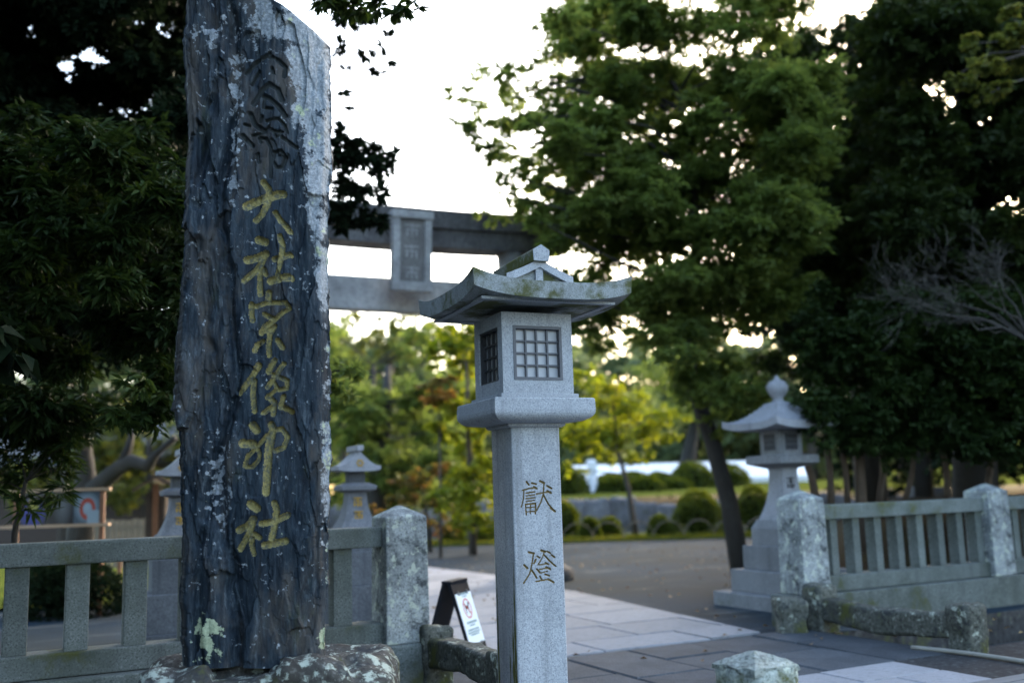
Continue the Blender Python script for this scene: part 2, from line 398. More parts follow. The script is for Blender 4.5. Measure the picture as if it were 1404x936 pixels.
# ochre paint left in the carved strokes
m, nt, b = mat_new('ochre_paint'); co = coord(nt)
w1 = tex_noise(nt, co, 38, 6, 0.7); w2 = tex_noise(nt, co, 90, 3, 0.6)
c = ramp(nt, w2, [(0.3, (0.17, 0.14, 0.05)), (0.6, (0.31, 0.26, 0.095)), (0.8, (0.40, 0.37, 0.18))])
c = mix(nt, ramp(nt, w1, [(0.48, 0.0), (0.60, 0.85)]), c, (0.075, 0.085, 0.075))
nt.links.new(c, b.inputs['Base Color']); b.inputs['Roughness'].default_value = 0.8; bump(nt, b, w1, 0.4, 0.004); M['ochre'] = m
M['carved_dark'] = plain('carved_dark', (0.030, 0.037, 0.040), 0.8, 0.4, 30)
M['groove'] = plain('groove_ochre', (0.20, 0.145, 0.06), 0.8, 0.5, 60)

# ================================================================== SETTING
def rot_site(o):                                   # an object modelled in the site frame
    o.location = SO; o.rotation_euler = (0, 0, YAW); return o
DV0, DV1, DD = -1.62, -0.27, -0.75                 # ditch edges along v, and its bottom
mb = MB(); R_ = 220.0; ditchU = 40
def gquad(u0, u1, v0, v1, z=0): mb.quad((u0, v0, z), (u1, v0, z), (u1, v1, z), (u0, v1, z))
gquad(-R_, R_, -R_, DV0); gquad(-R_, R_, DV1, R_)
mb.quad((-R_, DV0, DD), (R_, DV0, DD), (R_, DV0, 0), (-R_, DV0, 0)); mb.quad((-R_, DV1, DD), (R_, DV1, DD), (R_, DV1, 0), (-R_, DV1, 0))
gquad(-R_, R_, DV0, DV1, DD)
gr = rot_site(mb.build('ground', M['gravel'])); struct(gr)
gr.data.materials.append(M['ditch'])
for p_ in gr.data.polygons:
    if p_.center.z < -0.1: p_.material_index = 1

# paving: bridge deck of dark slabs, then pale slabs of the approach, each slab its own piece
def slab_mesh(lu, lv, th, seed):
    mb = MB(); mb.box(-lu/2, lu/2, -lv/2, lv/2, -th, 0)
    me = mb.mesh('slab'); bm = bmesh.new(); bm.from_mesh(me)
    bmesh.ops.bevel(bm, geom=[e for e in bm.edges if all(v.co.z > -0.001 for v in e.verts)], offset=0.012, segments=1, affect='EDGES')
    bm.to_mesh(me); bm.free(); return me
deck = rot_site(link('bridge_deck', None)); struct(deck)
mbd = MB(); mbd.box(-2.25, 2.25, -1.78, 0.06, -0.28, -0.035); mbd.build('deck_bed', M['ditch'], deck)
u = -2.12
rr = random.Random(3)
while u < 2.0:
    w = rr.uniform(0.48, 0.78); w = min(w, 2.12-u)
    cut = rr.uniform(-1.15, -0.5)
    for (a, bb) in ((-1.74, cut), (cut, 0.06)):
        s = link('slab', slab_mesh(w-0.022, bb-a-0.022, 0.10, 0), M['slab_dark'], deck)
        s.location = (u+w/2, (a+bb)/2, 0.004+rr.uniform(0.0, 0.016)); s.rotation_euler = (rr.uniform(-.006, .006), rr.uniform(-.006, .006), rr.uniform(-.012, .012))
    u += w
pav = rot_site(link('approach_pavement', None)); struct(pav)
def to_site(p):
    d = p-SO; return (d.dot(SU), d.dot(SV))
_pp = [to_site(G(*q)) for q in ((1012, 863), (700, 792), (575, 777), (440, 775), (400, 845))]+[(-2.1, 0.09), (1.5, 0.09)]
def hull(P):
    P = sorted(P); cr = lambda o, a, b: (a[0]-o[0])*(b[1]-o[1])-(a[1]-o[1])*(b[0]-o[0])
    lo, up = [], []
    for p in P:
        while len(lo) > 1 and cr(lo[-2], lo[-1], p) <= 0: lo.pop()
        lo.append(p)
    for p in reversed(P):
        while len(up) > 1 and cr(up[-2], up[-1], p) <= 0: up.pop()
        up.append(p)
    return lo[:-1]+up[:-1]
poly = hull(_pp)
def clip(R, poly):
    for i in range(len(poly)):
        (x0, y0), (x1, y1) = poly[i], poly[(i+1) % len(poly)]; out = []
        sd = lambda p: (x1-x0)*(p[1]-y0)-(y1-y0)*(p[0]-x0)
        for k in range(len(R)):
            p, q = R[k-1], R[k]; a, b = sd(p), sd(q)
            if (a >= 0) != (b >= 0): t = a/(a-b); out.append((p[0]+(q[0]-p[0])*t, p[1]+(q[1]-p[1])*t))
            if b >= 0: out.append(q)
        R = out
        if len(R) < 3: return []
    return R
def inside(p, poly):
    x, y = p; r = False
    for i in range(len(poly)):
        x1, y1 = poly[i]; x2, y2 = poly[i-1]
        if (y1 > y) != (y2 > y) and x < (x2-x1)*(y-y1)/(y2-y1)+x1: r = not r
    return r
bed = MB(); bed.raw([(x, y, 0.004) for x, y in poly], [tuple(range(len(poly)))]); bed.build('pavement_bed', M['gravel'], pav)
sm = {}
v = 0.09; row = 0
while v < 13:
    lv = 0.62+0.16*((row*7) % 3); uu = -9+((row*37) % 100)/100*0.9
    while uu < 8:
        lu = (0.9, 1.2, 1.05)[int(uu*10+row) % 3]
        rect = [(uu+.007, v+.007), (uu+lu-.007, v+.007), (uu+lu-.007, v+lv-.007), (uu+.007, v+lv-.007)]
        if not all(inside(c, poly) for c in rect):
            cpl = clip(rect, poly)
            ar = 0.5*abs(sum(cpl[i-1][0]*cpl[i][1]-cpl[i][0]*cpl[i-1][1] for i in range(len(cpl)))) if cpl else 0
            if ar > 0.03:
                zt0 = 0.022+rr.uniform(0, .006)
                MB().loft([[(x-uu, y-v, -0.05) for x, y in cpl], [(x-uu, y-v, 0.0) for x, y in cpl]]).build('slab', M['slab_light'], pav).location = (uu, v, zt0)
        else:
            k = (lu, lv)
            if k not in sm: sm[k] = slab_mesh(lu-0.014, lv-0.014, 0.05, 0)
            s = link('slab', sm[k], None, pav)
            if not sm[k].materials: sm[k].materials.append(M['slab_light'])
            s.location = (uu+lu/2, v+lv/2, 0.022+rr.uniform(0, 0.008)); s.rotation_euler = (rr.uniform(-.004, .004), rr.uniform(-.004, .004), rr.uniform(-.006, .006))
        uu += lu
    v += lv; row += 1
# the road side: pale slabs in front of the bridge, dark damp strip and ribbed planks
fore = rot_site(link('forecourt_pavement', None)); struct(fore)
v = -1.76
for lv in (0.48, 0.46):
    uu = -2.6 if lv == 0.48 else -2.3
    for lu in (1.0, 1.1, 0.95, 0.9, 1.0):
        if uu+lu > 1.30: lu = 1.27-uu
        if lu > 0.2:
            s = link('slab', slab_mesh(lu-0.012, lv-0.012, 0.08, 0), M['slab_light'], fore)
            s.location = (uu+lu/2, v-lv/2, 0.02+rr.uniform(0, 0.006))
        uu += lu
    v -= lv
mb = MB(); mb.raw([(1.28, -1.70, 0.008), (9, -1.70, 0.008), (9, -2.70, 0.008), (1.28, -2.70, 0.008)], [(0, 1, 2, 3)])
mb.build('damp_concrete', M['concrete'], fore)
pk = MB().box(-6, 6, -0.066, 0.066, -0.05, 0.0).mesh('plank')
pk.materials.append(M['grey_wood'])
for i in range(14):
    o = link('plank', pk, None, fore); o.location = (1.0+rr.uniform(-.2, .2), -2.79-i*0.147, 0.03+rr.uniform(0, .004))
# pale pipe lying on the concrete
p0, p1 = G(1250, 887, 0.03), G(1420, 909, 0.03)
mbp = MB(); pts = [p0.lerp(p1, t)+Vector((0, 0.10*math.sin(t*3), 0)) for t in [i/10 for i in range(11)]]
mbp.tube(pts, 0.02, 8); tag(mbp.build('pipe', M['pipe'], None, True), 'thin pale pipe lying on the damp concrete beside the slabs', 'pipe')

# ================================================================== NAME STONE (stele)
SY = 5.5
def lerp_tab(tab, y):
    ys = [t[0] for t in tab]; xs = [t[1] for t in tab]
    return np.interp(y, ys, xs)
LEFT = [(-40, 254), (5, 249), (60, 248), (150, 251), (250, 249), (380, 243), (480, 236), (560, 233), (650, 236), (760, 240), (850, 241), (915, 245)]
RIGHT = [(-40, 345), (-12, 352), (12, 401), (34, 436), (44, 447), (225, 451), (359, 447), (480, 449), (625, 451), (763, 448), (892, 442), (915, 442)]
ny, nx = 820, 184
py = np.linspace(-30, 915, ny)[:, None]; aa = np.linspace(0, 1, nx)[None, :]
wob = 4.0*(fbm(py/26, py*0+3, 5)-0.5)+2.5*(fbm(py/7, py*0+9, 6)-0.5); wob2 = 4.0*(fbm(py/30, py*0+5, 8)-0.5)+2.5*(fbm(py/8, py*0+2, 9)-0.5)
lx = lerp_tab(LEFT, py)+wob*1.6; rx = lerp_tab(RIGHT, py)+wob2*1.3
px = lx+(rx-lx)*aa; pyg = np.broadcast_to(py, px.shape)
def strokes_px(chars):
    """chars: list of (origin x, origin y, scale, strokes) -> list of (list of (x,y), half width) in photograph pixels per character"""
    out = []
    for ox, oy, sc, sts in chars:
        out.append([([(ox+x/sc, oy+y/sc) for x, y in s[0]], s[1]/sc/2) for s in sts])
    return out
Z1, Z2, Z3, Z4 = (300, 60, 4.923), (310, 235, 5.855), (310, 385, 4.68), (310, 565, 4.455)
STELE = strokes_px([
 (*Z1, [([(180,190),(250,120),(330,85),(400,110),(450,160),(440,220)],35), ([(345,70),(345,100)],30), ([(270,180),(220,270)],26), ([(230,400),(290,310),(340,275),(400,310),(425,380)],40), ([(300,350),(340,370),(400,420),(450,490)],38), ([(310,370),(300,430),(360,440)],26), ([(360,170),(370,200)],30)]),
 (*Z1, [([(210,470),(240,540),(310,590)],40), ([(290,490),(280,520)],30), ([(170,540),(200,550)],26), ([(320,520),(400,505),(450,560),(460,600)],26), ([(160,620),(220,680)],40), ([(220,610),(300,600),(340,560)],22), ([(360,580),(390,640),(430,600),(360,590)],24), ([(430,640),(520,700)],34), ([(280,660),(270,630),(320,640),(350,700),(350,900)],28), ([(260,740),(270,800)],30), ([(370,730),(420,730),(455,770),(430,830),(390,835),(360,790),(375,740)],30)]),
 (*Z2, [([(170,285),(230,250),(300,225),(420,185),(455,185)],76), ([(300,90),(340,140),(350,200),(330,280),(290,350),(240,395)],58), ([(395,330),(440,400),(490,450),(515,490)],48)]),
 (*Z2, [([(260,550),(315,570)],70), ([(170,715),(260,690),(320,665)],68), ([(320,665),(285,740),(210,820),(145,880)],52), ([(270,790),(270,930),(275,985)],52), ([(300,780),(322,830)],44), ([(435,525),(460,600),(450,700),(405,880)],48), ([(390,705),(450,700),(515,675)],52), ([(360,880),(430,865),(515,860)],70)]),
 (*Z3, [([(275,75),(275,115)],45), ([(165,150),(165,220),(172,255)],38), ([(195,165),(260,140),(330,140),(385,140),(410,180),(370,200),(325,240)],34), ([(245,215),(310,245)],36), ([(310,250),(250,290),(225,335)],38), ([(250,320),(310,290),(280,340),(270,420),(275,475)],38), ([(235,385),(195,410),(180,450)],32), ([(330,380),(360,425)],40)]),
 (*Z3, [([(210,540),(160,620),(85,715)],42), ([(180,640),(170,720),(180,835)],40), ([(310,510),(270,580)],43), ([(370,530),(330,590),(265,680)],36), ([(300,600),(350,620),(395,640),(390,690),(340,700)],32), ([(300,640),(330,690),(260,750)],28), ([(270,740),(310,780),(300,855)],40), ([(290,810),(240,845)],36), ([(370,740),(350,810)],36), ([(350,800),(420,838)],38)]),
 (*Z4, [([(165,80),(185,110)],58), ([(105,190),(165,195)],58), ([(255,140),(200,200),(130,270),(115,330),(160,335),(200,290),(205,250),(190,220)],29), ([(275,75),(285,100),(260,230),(245,490)],50), ([(290,110),(340,100),(375,150),(350,215),(300,235)],33)]),
 (*Z4, [([(155,560),(190,585)],58), ([(75,720),(140,690),(170,650)],48), ([(165,680),(130,760),(82,835)],42), ([(160,770),(155,810),(170,865)],35), ([(175,745),(205,765)],38), ([(295,555),(310,590),(300,680),(280,770)],44), ([(220,680),(300,665),(375,628)],43), ([(235,812),(300,800),(365,785)],48)]),
])
def stroke_field(px, py, strokes):
    """largest (1 - distance/half width) over the strokes"""
    best = np.full(px.shape, -9.0)
    for pts, hw in strokes:
        for k in range(len(pts)-1):
            (x0, y0), (x1, y1) = pts[k], pts[k+1]
            sel = (px > min(x0, x1)-2*hw-2) & (px < max(x0, x1)+2*hw+2) & (py > min(y0, y1)-2*hw-2) & (py < max(y0, y1)+2*hw+2)
            if not sel.any(): continue
            X = px[sel]; Y = py[sel]; dx, dy = x1-x0, y1-y0
            t = np.clip(((X-x0)*dx+(Y-y0)*dy)/(dx*dx+dy*dy+1e-9), 0, 1)
            d = np.hypot(X-x0-t*dx, Y-y0-t*dy)
            best[sel] = np.maximum(best[sel], 1-d/hw)
    return best
# relief: cleaved slate in steps, long vertical ridges, a deep crack on the left third
n1 = fbm(px/60, pyg/190, 1, 4); n2 = fbm(px/17, pyg/75, 2, 5); n3 = fbm(px/5, pyg/22, 3, 4); n4 = fbm(px/60, pyg/90, 4, 4)
steps = np.floor(n1*9+n4*4)/9; steps_s = n1
edge_l = sstep(0, 0.10, aa); edge_r = sstep(0, 0.06, 1-aa)
def facets(n, ax, ay, off, tilt, seed):
    """broken stone: every cell is a small tilted plane of its own"""
    r = np.random.default_rng(seed); sx = r.uniform(235, 460, n); sy = r.uniform(-40, 925, n); so = r.uniform(-1, 1, n)*off
    tx = r.uniform(-1, 1, n)*tilt; ty = r.uniform(-1, 1, n)*tilt*0.4
    wx = px+9*(n2-0.5)*ax/30+5*(n3-0.5); wy = pyg+34*(n4-0.5)+10*(n3-0.5)
    best = np.full(px.shape, 1e9); val = np.zeros(px.shape)
    for k in range(n):
        d = np.abs((wx-sx[k])/ax)+np.abs((wy-sy[k])/ay); m_ = d < best
        best[m_] = d[m_]; val[m_] = (so[k]+tx[k]*(wx[m_]-sx[k])+ty[k]*(wy[m_]-sy[k]))
    return val
relief = 0.055*(n4-0.5)+facets(46, 30, 120, 0.030, 0.0016, 3)+facets(330, 11, 34, 0.006, 0.0007, 4)+0.012*(n2-0.5)+0.009*(n3-0.5)
calm = 1-0.62*np.exp(-((px-372)/48)**2)           # the dressed band that carries the writing
relief = relief*calm
crack_x = 313+10*np.sin(pyg/61)+9*(fbm(pyg/40, pyg*0, 12)-0.5)*2
relief -= 0.065*np.exp(-((px-crack_x)/6.5)**2)*(0.35+fbm(pyg/60, pyg*0+4, 13))
crack2 = 283+14*np.sin(pyg/83+1)
relief -= 0.045*np.exp(-((px-crack2)/6)**2)*sstep(0.42, 0.6, fbm(pyg/70, pyg*0+8, 14))
# the smooth right hand facet turning away
fx = np.interp(pyg, [-30, 60, 200, 260, 420, 700, 915], [384, 392, 402, 420, 430, 438, 438])
relief -= 0.0020*np.clip(px-fx, 0, None)*(1+0.6*(n2-0.5))
facet = sstep(0, 6, px-fx)
relief += 0.018*np.exp(-((px-(crack_x-22))/12)**2)*fbm(pyg/50, pyg*0+2, 15)
relief -= (1-edge_l)**2*0.10+(1-edge_r)**2*0.05
fields = [stroke_field(px, pyg, st) for st in STELE]
allf = np.max(np.stack(fields), 0)
relief -= 0.022*sstep(-0.05, 0.55, allf)+0.004*np.clip(allf, 0, 1)
# world positions: the plane of the face at depth SY (scaled by the ray), pushed along -Y
CRv, CUv, Fv = np.array(_CR), np.array(_CU), np.array(_F)
dirs = CRv[None, None]*((px-CXP)/FPX)[..., None]-CUv[None, None]*((pyg-CYP)/FPX)[..., None]+Fv
YAWS = 0.06
xc = W(350, 500, SY).x
nrm = np.array([math.sin(YAWS), -math.cos(YAWS), 0.0])
t = ((np.array([xc, SY, 0.0])-np.array([0, 0, EYE]))@nrm)/(dirs@nrm)
P3 = np.array([0, 0, EYE])+dirs*t[..., None]+nrm*relief[..., None]
# lichen masks (patches with shapes of their own)
ln = fbm(px/13, pyg/15, 21, 5); ln2 = fbm(px/34, pyg/60, 22, 4)
right_strip = np.clip(1-np.abs(px-np.interp(pyg, [-30, 60, 150, 230, 300, 480, 600, 915], [400, 425, 428, 434, 437, 448, 448, 450]))/np.interp(pyg, [-30, 150, 220, 300, 480, 640, 700, 915], [58, 40, 30, 18, 9, 13, 8, 8]), 0, 1)
amt = np.interp(pyg, [-30, 80, 200, 280, 420, 470, 600, 680, 700, 915], [0.72, 0.8, 0.80, 0.70, 0.62, 0.50, 0.60, 0.64, 0.48, 0.50])
L1 = right_strip**0.5*amt+(ln-0.5)*1.0
top_patch = np.exp(-((px-365)/34)**2-((pyg-28)/50)**2)*0.74+(ln-0.5)*1.0
spots = fbm(px/6, pyg/7, 25, 4); sp_w = np.exp(-((px-322)/9)**2)*sstep(40, 80, pyg)*(1-sstep(230, 330, pyg))*0.20
sp_w = sp_w+np.exp(-((px-300)/22)**2-((pyg-660)/60)**2)*0.16+np.exp(-((px-290)/30)**2-((pyg-45)/20)**2)*0.16
L1 = np.maximum.reduce([L1, top_patch, (spots-0.5)*1.5+sp_w*2.4+0.10, 0.9*(fbm(px/3.2, pyg/3.6, 31, 3)-0.5)+0.05])
yel = sstep(0.5, 0.6, fbm(px/18, pyg/26, 26, 4))*sstep(0, 8, px-fx)*0.5
g_patch = np.exp(-((px-285)/24)**2-((pyg-870)/38)**2)*0.75+(fbm(px/9, pyg/10, 27, 5)-0.5)*1.3-0.06
g_patch = np.maximum(g_patch, np.exp(-((px-442)/10)**2-((pyg-880)/30)**2)*0.6+(ln-0.5)*1.2)
g_patch = np.maximum(g_patch, yel+(ln-0.5)*0.8-0.12)
carved = sstep(-0.2, 0.1, allf)
L1 = L1*(1-carved); g_patch = g_patch*(1-carved)
stele = empty('name_stone', (float(xc), SY+0.15, 0.62), 0, 'tall dark slate name stone with eight carved ochre characters, rough sides and pale lichen', 'stele')
# faces
idx = np.arange(ny*nx).reshape(ny, nx)
q = np.stack([idx[:-1, :-1], idx[1:, :-1], idx[1:, 1:], idx[:-1, 1:]], -1).reshape(-1, 4)
# side and back walls: rings going back from the border
V = P3.reshape(-1, 3); Lm = L1.reshape(-1); Gm = g_patch.reshape(-1)
def local(o, V): return V-np.array(o.location)[None]
border = np.concatenate([idx[:, 0], idx[-1, 1:], idx[::-1, -1][1:], idx[0, ::-1][1:-1]])
rings = [border]; extraV = []; nb = len(V); TH = 0.30
cen = V.mean(0)
for k, d in enumerate(np.linspace(0.03, TH, 9)):
    bp = V[border].copy()
    j = (fbm(bp[:, 2]*9+d*30, bp[:, 0]*9+d*17, 40+k, 4)-0.5)
    bp += -nrm[None]*d
    s = 1-0.25*max(0, d-0.2)/0.1*0.2
    bp[:, 0] += j*0.05+np.sign(cen[0]-bp[:, 0])*0.22*d
    extraV.append(bp); rings.append(np.arange(nb, nb+len(border))); nb += len(border)
extraV.append((cen-nrm*TH)[None]); ci = nb
Vall = np.concatenate([V]+extraV)
sq = []
for a, b_ in zip(rings[:-1], rings[1:]):
    a2 = np.roll(a, -1); b2 = np.roll(b_, -1)
    sq.append(np.stack([a, b_, b2, a2], -1)[:, ::-1])
sq = np.concatenate(sq)
charmask = [(f.reshape(-1)[q].mean(1) > 0.06) for f in fields]
anyc = np.any(np.stack(charmask), 0)
qf = np.concatenate([q[~anyc], sq])
me = np_mesh('slab_body', local(stele, Vall), qf, True)
def fattr(me, name, arr):
    at = me.attributes.new(name, 'FLOAT', 'POINT'); at.data.foreach_set('value', np.ascontiguousarray(arr, dtype=np.float32))
ext = np.zeros(len(Vall)-len(V)); fattr(me, 'lichen', np.concatenate([Lm, ext+0.2])); fattr(me, 'lichen_green', np.concatenate([Gm, ext]))
body = link('slab_body', me, M['slate'], stele)
def sub_mesh(name, V, q, mat, parent):
    used, inv = np.unique(q, return_inverse=True)
    me = np_mesh(name, V[used], inv.reshape(q.shape), True)
    return link(name, me, mat, parent)
done = np.zeros(len(q), bool)
for k, mk in enumerate(charmask):
    mk = mk & ~done; done |= mk
    o = sub_mesh('carved_character', local(stele, V), q[mk], M['carved_dark'] if k < 2 else M['ochre'], stele)
    if k < 2: o['label'] = 'worn unpainted carved character'
# base rock
base = W(352, 908, SY+0.1)
me = rough_block(1.36, 1.0, 0.0, 0.60, 30, 0.05, 4.0, 5)
for v_ in me.vertices:
    if v_.co.z > 0.40:
        v_.co.z += 0.06*mnoise.noise(Vector((v_.co.x*5, v_.co.y*5, 1.0)))-0.05*abs(v_.co.x-0.1)+0.035*math.copysign(1, math.sin(v_.co.x*9+2*v_.co.y))*(v_.co.y < -0.2)
br_ = link('foundation_rock', me, granite('base_rock', (0.085, 0.08, 0.072), (0.05, 0.045, 0.04), (0.22, 0.22, 0.20), speck=26, stain=0.9, stain_col=(0.032, 0.029, 0.024), lichen=0.65, moss=0.2, mscale=5, bstr=0.8))
br_.location = (base.x+0.03, SY+0.28, 0.0); br_.rotation_euler = (0, 0, 0.12)
tag(br_, 'rough grey lichen covered rock under the tall dark name stone', 'rock')

# ================================================================== FRONT LANTERN
LX, LY, LYAW = 0.0648, 6.2677, 0.4007
lan = empty('stone_lantern', (LX, LY, 0), LYAW, 'tall blue grey granite lantern on a square pillar carved with two characters', 'lantern')
def to_local(p):
    d = Vector(p)-Vector((LX, LY, 0)); c, s = math.cos(LYAW), math.sin(LYAW)
    return Vector((d.x*c+d.y*s, -d.x*s+d.y*c, d.z))
def on_front(px, py, w):                            # pixel -> point of the pillar's front face, local frame
    o = to_local((0, 0, EYE)); d = ray(px, py); c, s = math.cos(LYAW), math.sin(LYAW)
    dl = Vector((d.x*c+d.y*s, -d.x*s+d.y*c, d.z)); t = (-w-o.y)/dl.y
    return o+dl*t
PW = 0.1615; PZ0, PZ1 = -0.05, 1.862
ZL = (700, 640, 5.2)
LCH = [
 [([(122,104),(138,126)],15), ([(158,114),(188,122)],15), ([(95,166),(140,152),(180,148)],11), ([(172,142),(190,152)],18), ([(105,165),(102,230),(88,285)],10), ([(120,186),(178,176)],11), ([(120,206),(178,197)],10), ([(118,226),(180,217)],11), ([(120,245),(176,237)],10), ([(115,265),(118,300),(121,340)],11), ([(116,266),(184,258),(182,332)],12), ([(120,290),(180,284)],9), ([(150,265),(148,330)],9), ([(120,320),(180,314)],9), ([(190,192),(240,182),(284,176)],12), ([(262,172),(286,184)],18), ([(214,102),(240,118),(236,190),(220,250),(190,310)],12), ([(214,100),(242,114)],18), ([(238,200),(270,265),(300,302)],13), ([(285,292),(314,315)],18), ([(260,134),(290,152)],16)],
 [([(108,698),(130,720)],18), ([(186,658),(174,686)],15), ([(140,608),(170,616),(160,690),(145,760),(105,825)],12), ([(138,606),(172,614)],17), ([(160,735),(180,768),(192,790)],15), ([(194,634),(212,646)],13), ([(246,600),(228,650),(200,696)],9), ([(222,594),(248,602)],18), ([(245,630),(280,670),(320,706)],14), ([(262,600),(284,614)],14), ([(292,628),(312,642)],15), ([(210,696),(268,688)],10), ([(250,682),(270,692)],14), ([(192,726),(212,748)],14), ([(212,728),(280,718)],10), ([(255,712),(284,728)],15), ([(212,756),(265,742)],9), ([(248,764),(278,774)],14), ([(214,778),(226,802)],14), ([(188,814),(270,800)],11), ([(268,798),(306,820)],16)]]
nyp, nxp = 640, 112
zz = np.linspace(PZ1, PZ0, nyp)[:, None]; xx = np.linspace(-PW, PW, nxp)[None, :]
Xg = np.broadcast_to(xx, (nyp, nxp)).copy(); Zg = np.broadcast_to(zz, (nyp, nxp)).copy()
fs = []
for ch in LCH:
    st = []
    for pts, w in ch:
        lp = [on_front(ZL[0]+x/ZL[2], ZL[1]+y/ZL[2], PW) for x, y in pts]
        st.append(([(p.x*1.06-0.004, p.z) for p in lp], w/ZL[2]/2*6.2/FPX*0.95))
    fs.append(stroke_field(Xg, Zg, st))
fa = np.max(np.stack(fs), 0)
Yg = -PW+0.014*sstep(-0.05, 0.8, fa)
ed = np.minimum(PW-np.abs(Xg), 0.012)
Yg += (0.012-np.sqrt(np.maximum(0.012**2-(0.012-ed)**2, 0)))*0.5
V = np.stack([Xg, Yg, Zg], -1).reshape(-1, 3)
idx = np.arange(nyp*nxp).reshape(nyp, nxp)
q = np.stack([idx[:-1, :-1], idx[1:, :-1], idx[1:, 1:], idx[:-1, 1:]], -1).reshape(-1, 4)
cm = [f.reshape(-1)[q].mean(1) > 0.0 for f in fs]
anyc = np.any(np.stack(cm), 0)
# remaining three sides of the pillar
yb = float(Yg[0, 0])
ex = np.array([(-PW, yb, PZ0), (PW, yb, PZ0), (PW, PW, PZ0), (-PW, PW, PZ0), (-PW, yb, PZ1), (PW, yb, PZ1), (PW, PW, PZ1), (-PW, PW, PZ1)])
nV = len(V); exf = np.array([(1, 2, 6, 5), (2, 3, 7, 6), (3, 0, 4, 7)])+nV
me = np_mesh('pillar', np.concatenate([V, ex]), np.concatenate([q[~anyc], exf]))
link('pillar', me, granite('granite_pillar', (0.40, 0.425, 0.46), (0.20, 0.215, 0.24), (0.57, 0.595, 0.63), speck=120, stain=0.35, bstr=0.3, streak=0.6, vary=False), lan)
for mk in cm: sub_mesh('carved_character', V, q[mk], M['groove'], lan)
# olive algae streaks low on the left face: thin sheets of growth
for (yy, z0, z1, w) in ((-0.138, 0.30, 1.05, 0.045), (-0.105, 0.28, 0.75, 0.06), (0.135, 0.3, 1.05, 0.03), (-0.05, 0.28, 0.62, 0.03)):
    mb = MB(); n = 16; L = []; R2 = []
    for i in range(n+1):
        z = z0+(z1-z0)*i/n; k = w*(1-i/n)**0.7*(0.6+0.8*mnoise.noise(Vector((z*17, yy*40, 3)))**2+0.3*math.sin(z*40+yy*90))
        k = max(k, 0.003); L.append((-PW-0.0025, yy-k/2, z)); R2.append((-PW-0.0025, yy+k/2, z))
    mb.loft([L, R2], cap=False, closed=False)
    mb.build('algae_streak', M['grass'] if False else plain('algae', (0.085, 0.09, 0.015), 0.95, 0.4, 40), lan)
MB().box(-0.30, 0.30, -0.30, 0.30, -0.1, 0.12).build('footing', M['granite'], lan, bevel=0.02)
# neck ledge, tray with rounded underside
MB().sqloft([(0.176, 1.862), (0.19, 1.872), (0.19, 1.885)]).build('neck', M['granite'], lan)
tw = 0.3319
prof = [(0.205, 1.885), (0.235, 1.889)]
for i in range(1, 9):
    a = math.pi/2*i/8; prof.append((0.235+(tw-0.235)*math.sin(a), 1.889+0.062*(1-math.cos(a))))
prof += [(tw+0.001, 1.96), (tw-0.002, 2.024), (tw-0.008, 2.031), (0.262, 2.036)]
MB().sqloft(prof).build('tray', M['granite'], lan)
MB().sqloft([(0.258, 2.036), (0.258, 2.062)]).build('tray_step', M['granite'], lan, bevel=0.005)
# fire box with openings
BW, B0, B1, OW, O0, O1 = 0.2355, 2.062, 2.560, 0.163, 2.145, 2.478
mb = MB()
mb.box(-BW, BW, -BW, BW, B0, O0); mb.box(-BW, BW, -BW, BW, O1, B1)
for sx in (-1, 1):
    for sy in (-1, 1):
        x0, x1 = sorted((sx*OW, sx*BW)); y0, y1 = sorted((sy*OW, sy*BW))
        mb.box(x0, x1, y0, y1, O0, O1)
mb.build('fire_box', M['granite'], lan)
def window(rz, dark, n, m_):
    w = empty('window', (0, 0, 0), rz); w.parent = lan; del_ = 0
    fm = M['lattice_shaded'] if dark else M['lattice']
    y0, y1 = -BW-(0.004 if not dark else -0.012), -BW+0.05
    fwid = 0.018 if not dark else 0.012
    f = MB()
    f.box(-OW, OW, y0, y1, O0, O0+fwid); f.box(-OW, OW, y0, y1, O1-fwid, O1)
    f.box(-OW, -OW+fwid, y0, y1, O0+fwid, O1-fwid); f.box(OW-fwid, OW, y0, y1, O0+fwid, O1-fwid)
    f.build('frame', fm, w)
    ix0, ix1, iz0, iz1 = -OW+fwid, OW-fwid, O0+fwid, O1-fwid
    bw = 0.0055
    l = MB(); ym0, ym1 = y0+0.018, y0+0.034
    for i in range(1, n): x = ix0+(ix1-ix0)*i/n; l.box(x-bw, x+bw, ym0, ym1, iz0, iz1)
    l.build('upright_bars', fm, w)
    l = MB()
    for i in range(1, m_): z = iz0+(iz1-iz0)*i/m_; l.box(ix0, ix1, ym0+0.002, ym1+0.002, z-bw, z+bw)
    l.build('cross_bars', fm, w)
    pw, ph = (ix1-ix0)/n, (iz1-iz0)/m_
    pm = MB().box(-pw/2, pw/2, 0, 0.004, -ph/2, ph/2).mesh('pane'); pm.materials.append(M['pane'])
    for i in range(n):
        for j in range(m_):
            o = link('pane', pm, None, w); o.location = (ix0+pw*(i+0.5), ym1+0.004, iz0+ph*(j+0.5))
    return w
w1_ = window(0, False, 4, 4)
w2_ = window(-math.pi/2, True, 4, 4); w2_['label'] = 'dark lattice window in the shaded side'
window(math.pi/2, False, 4, 4)
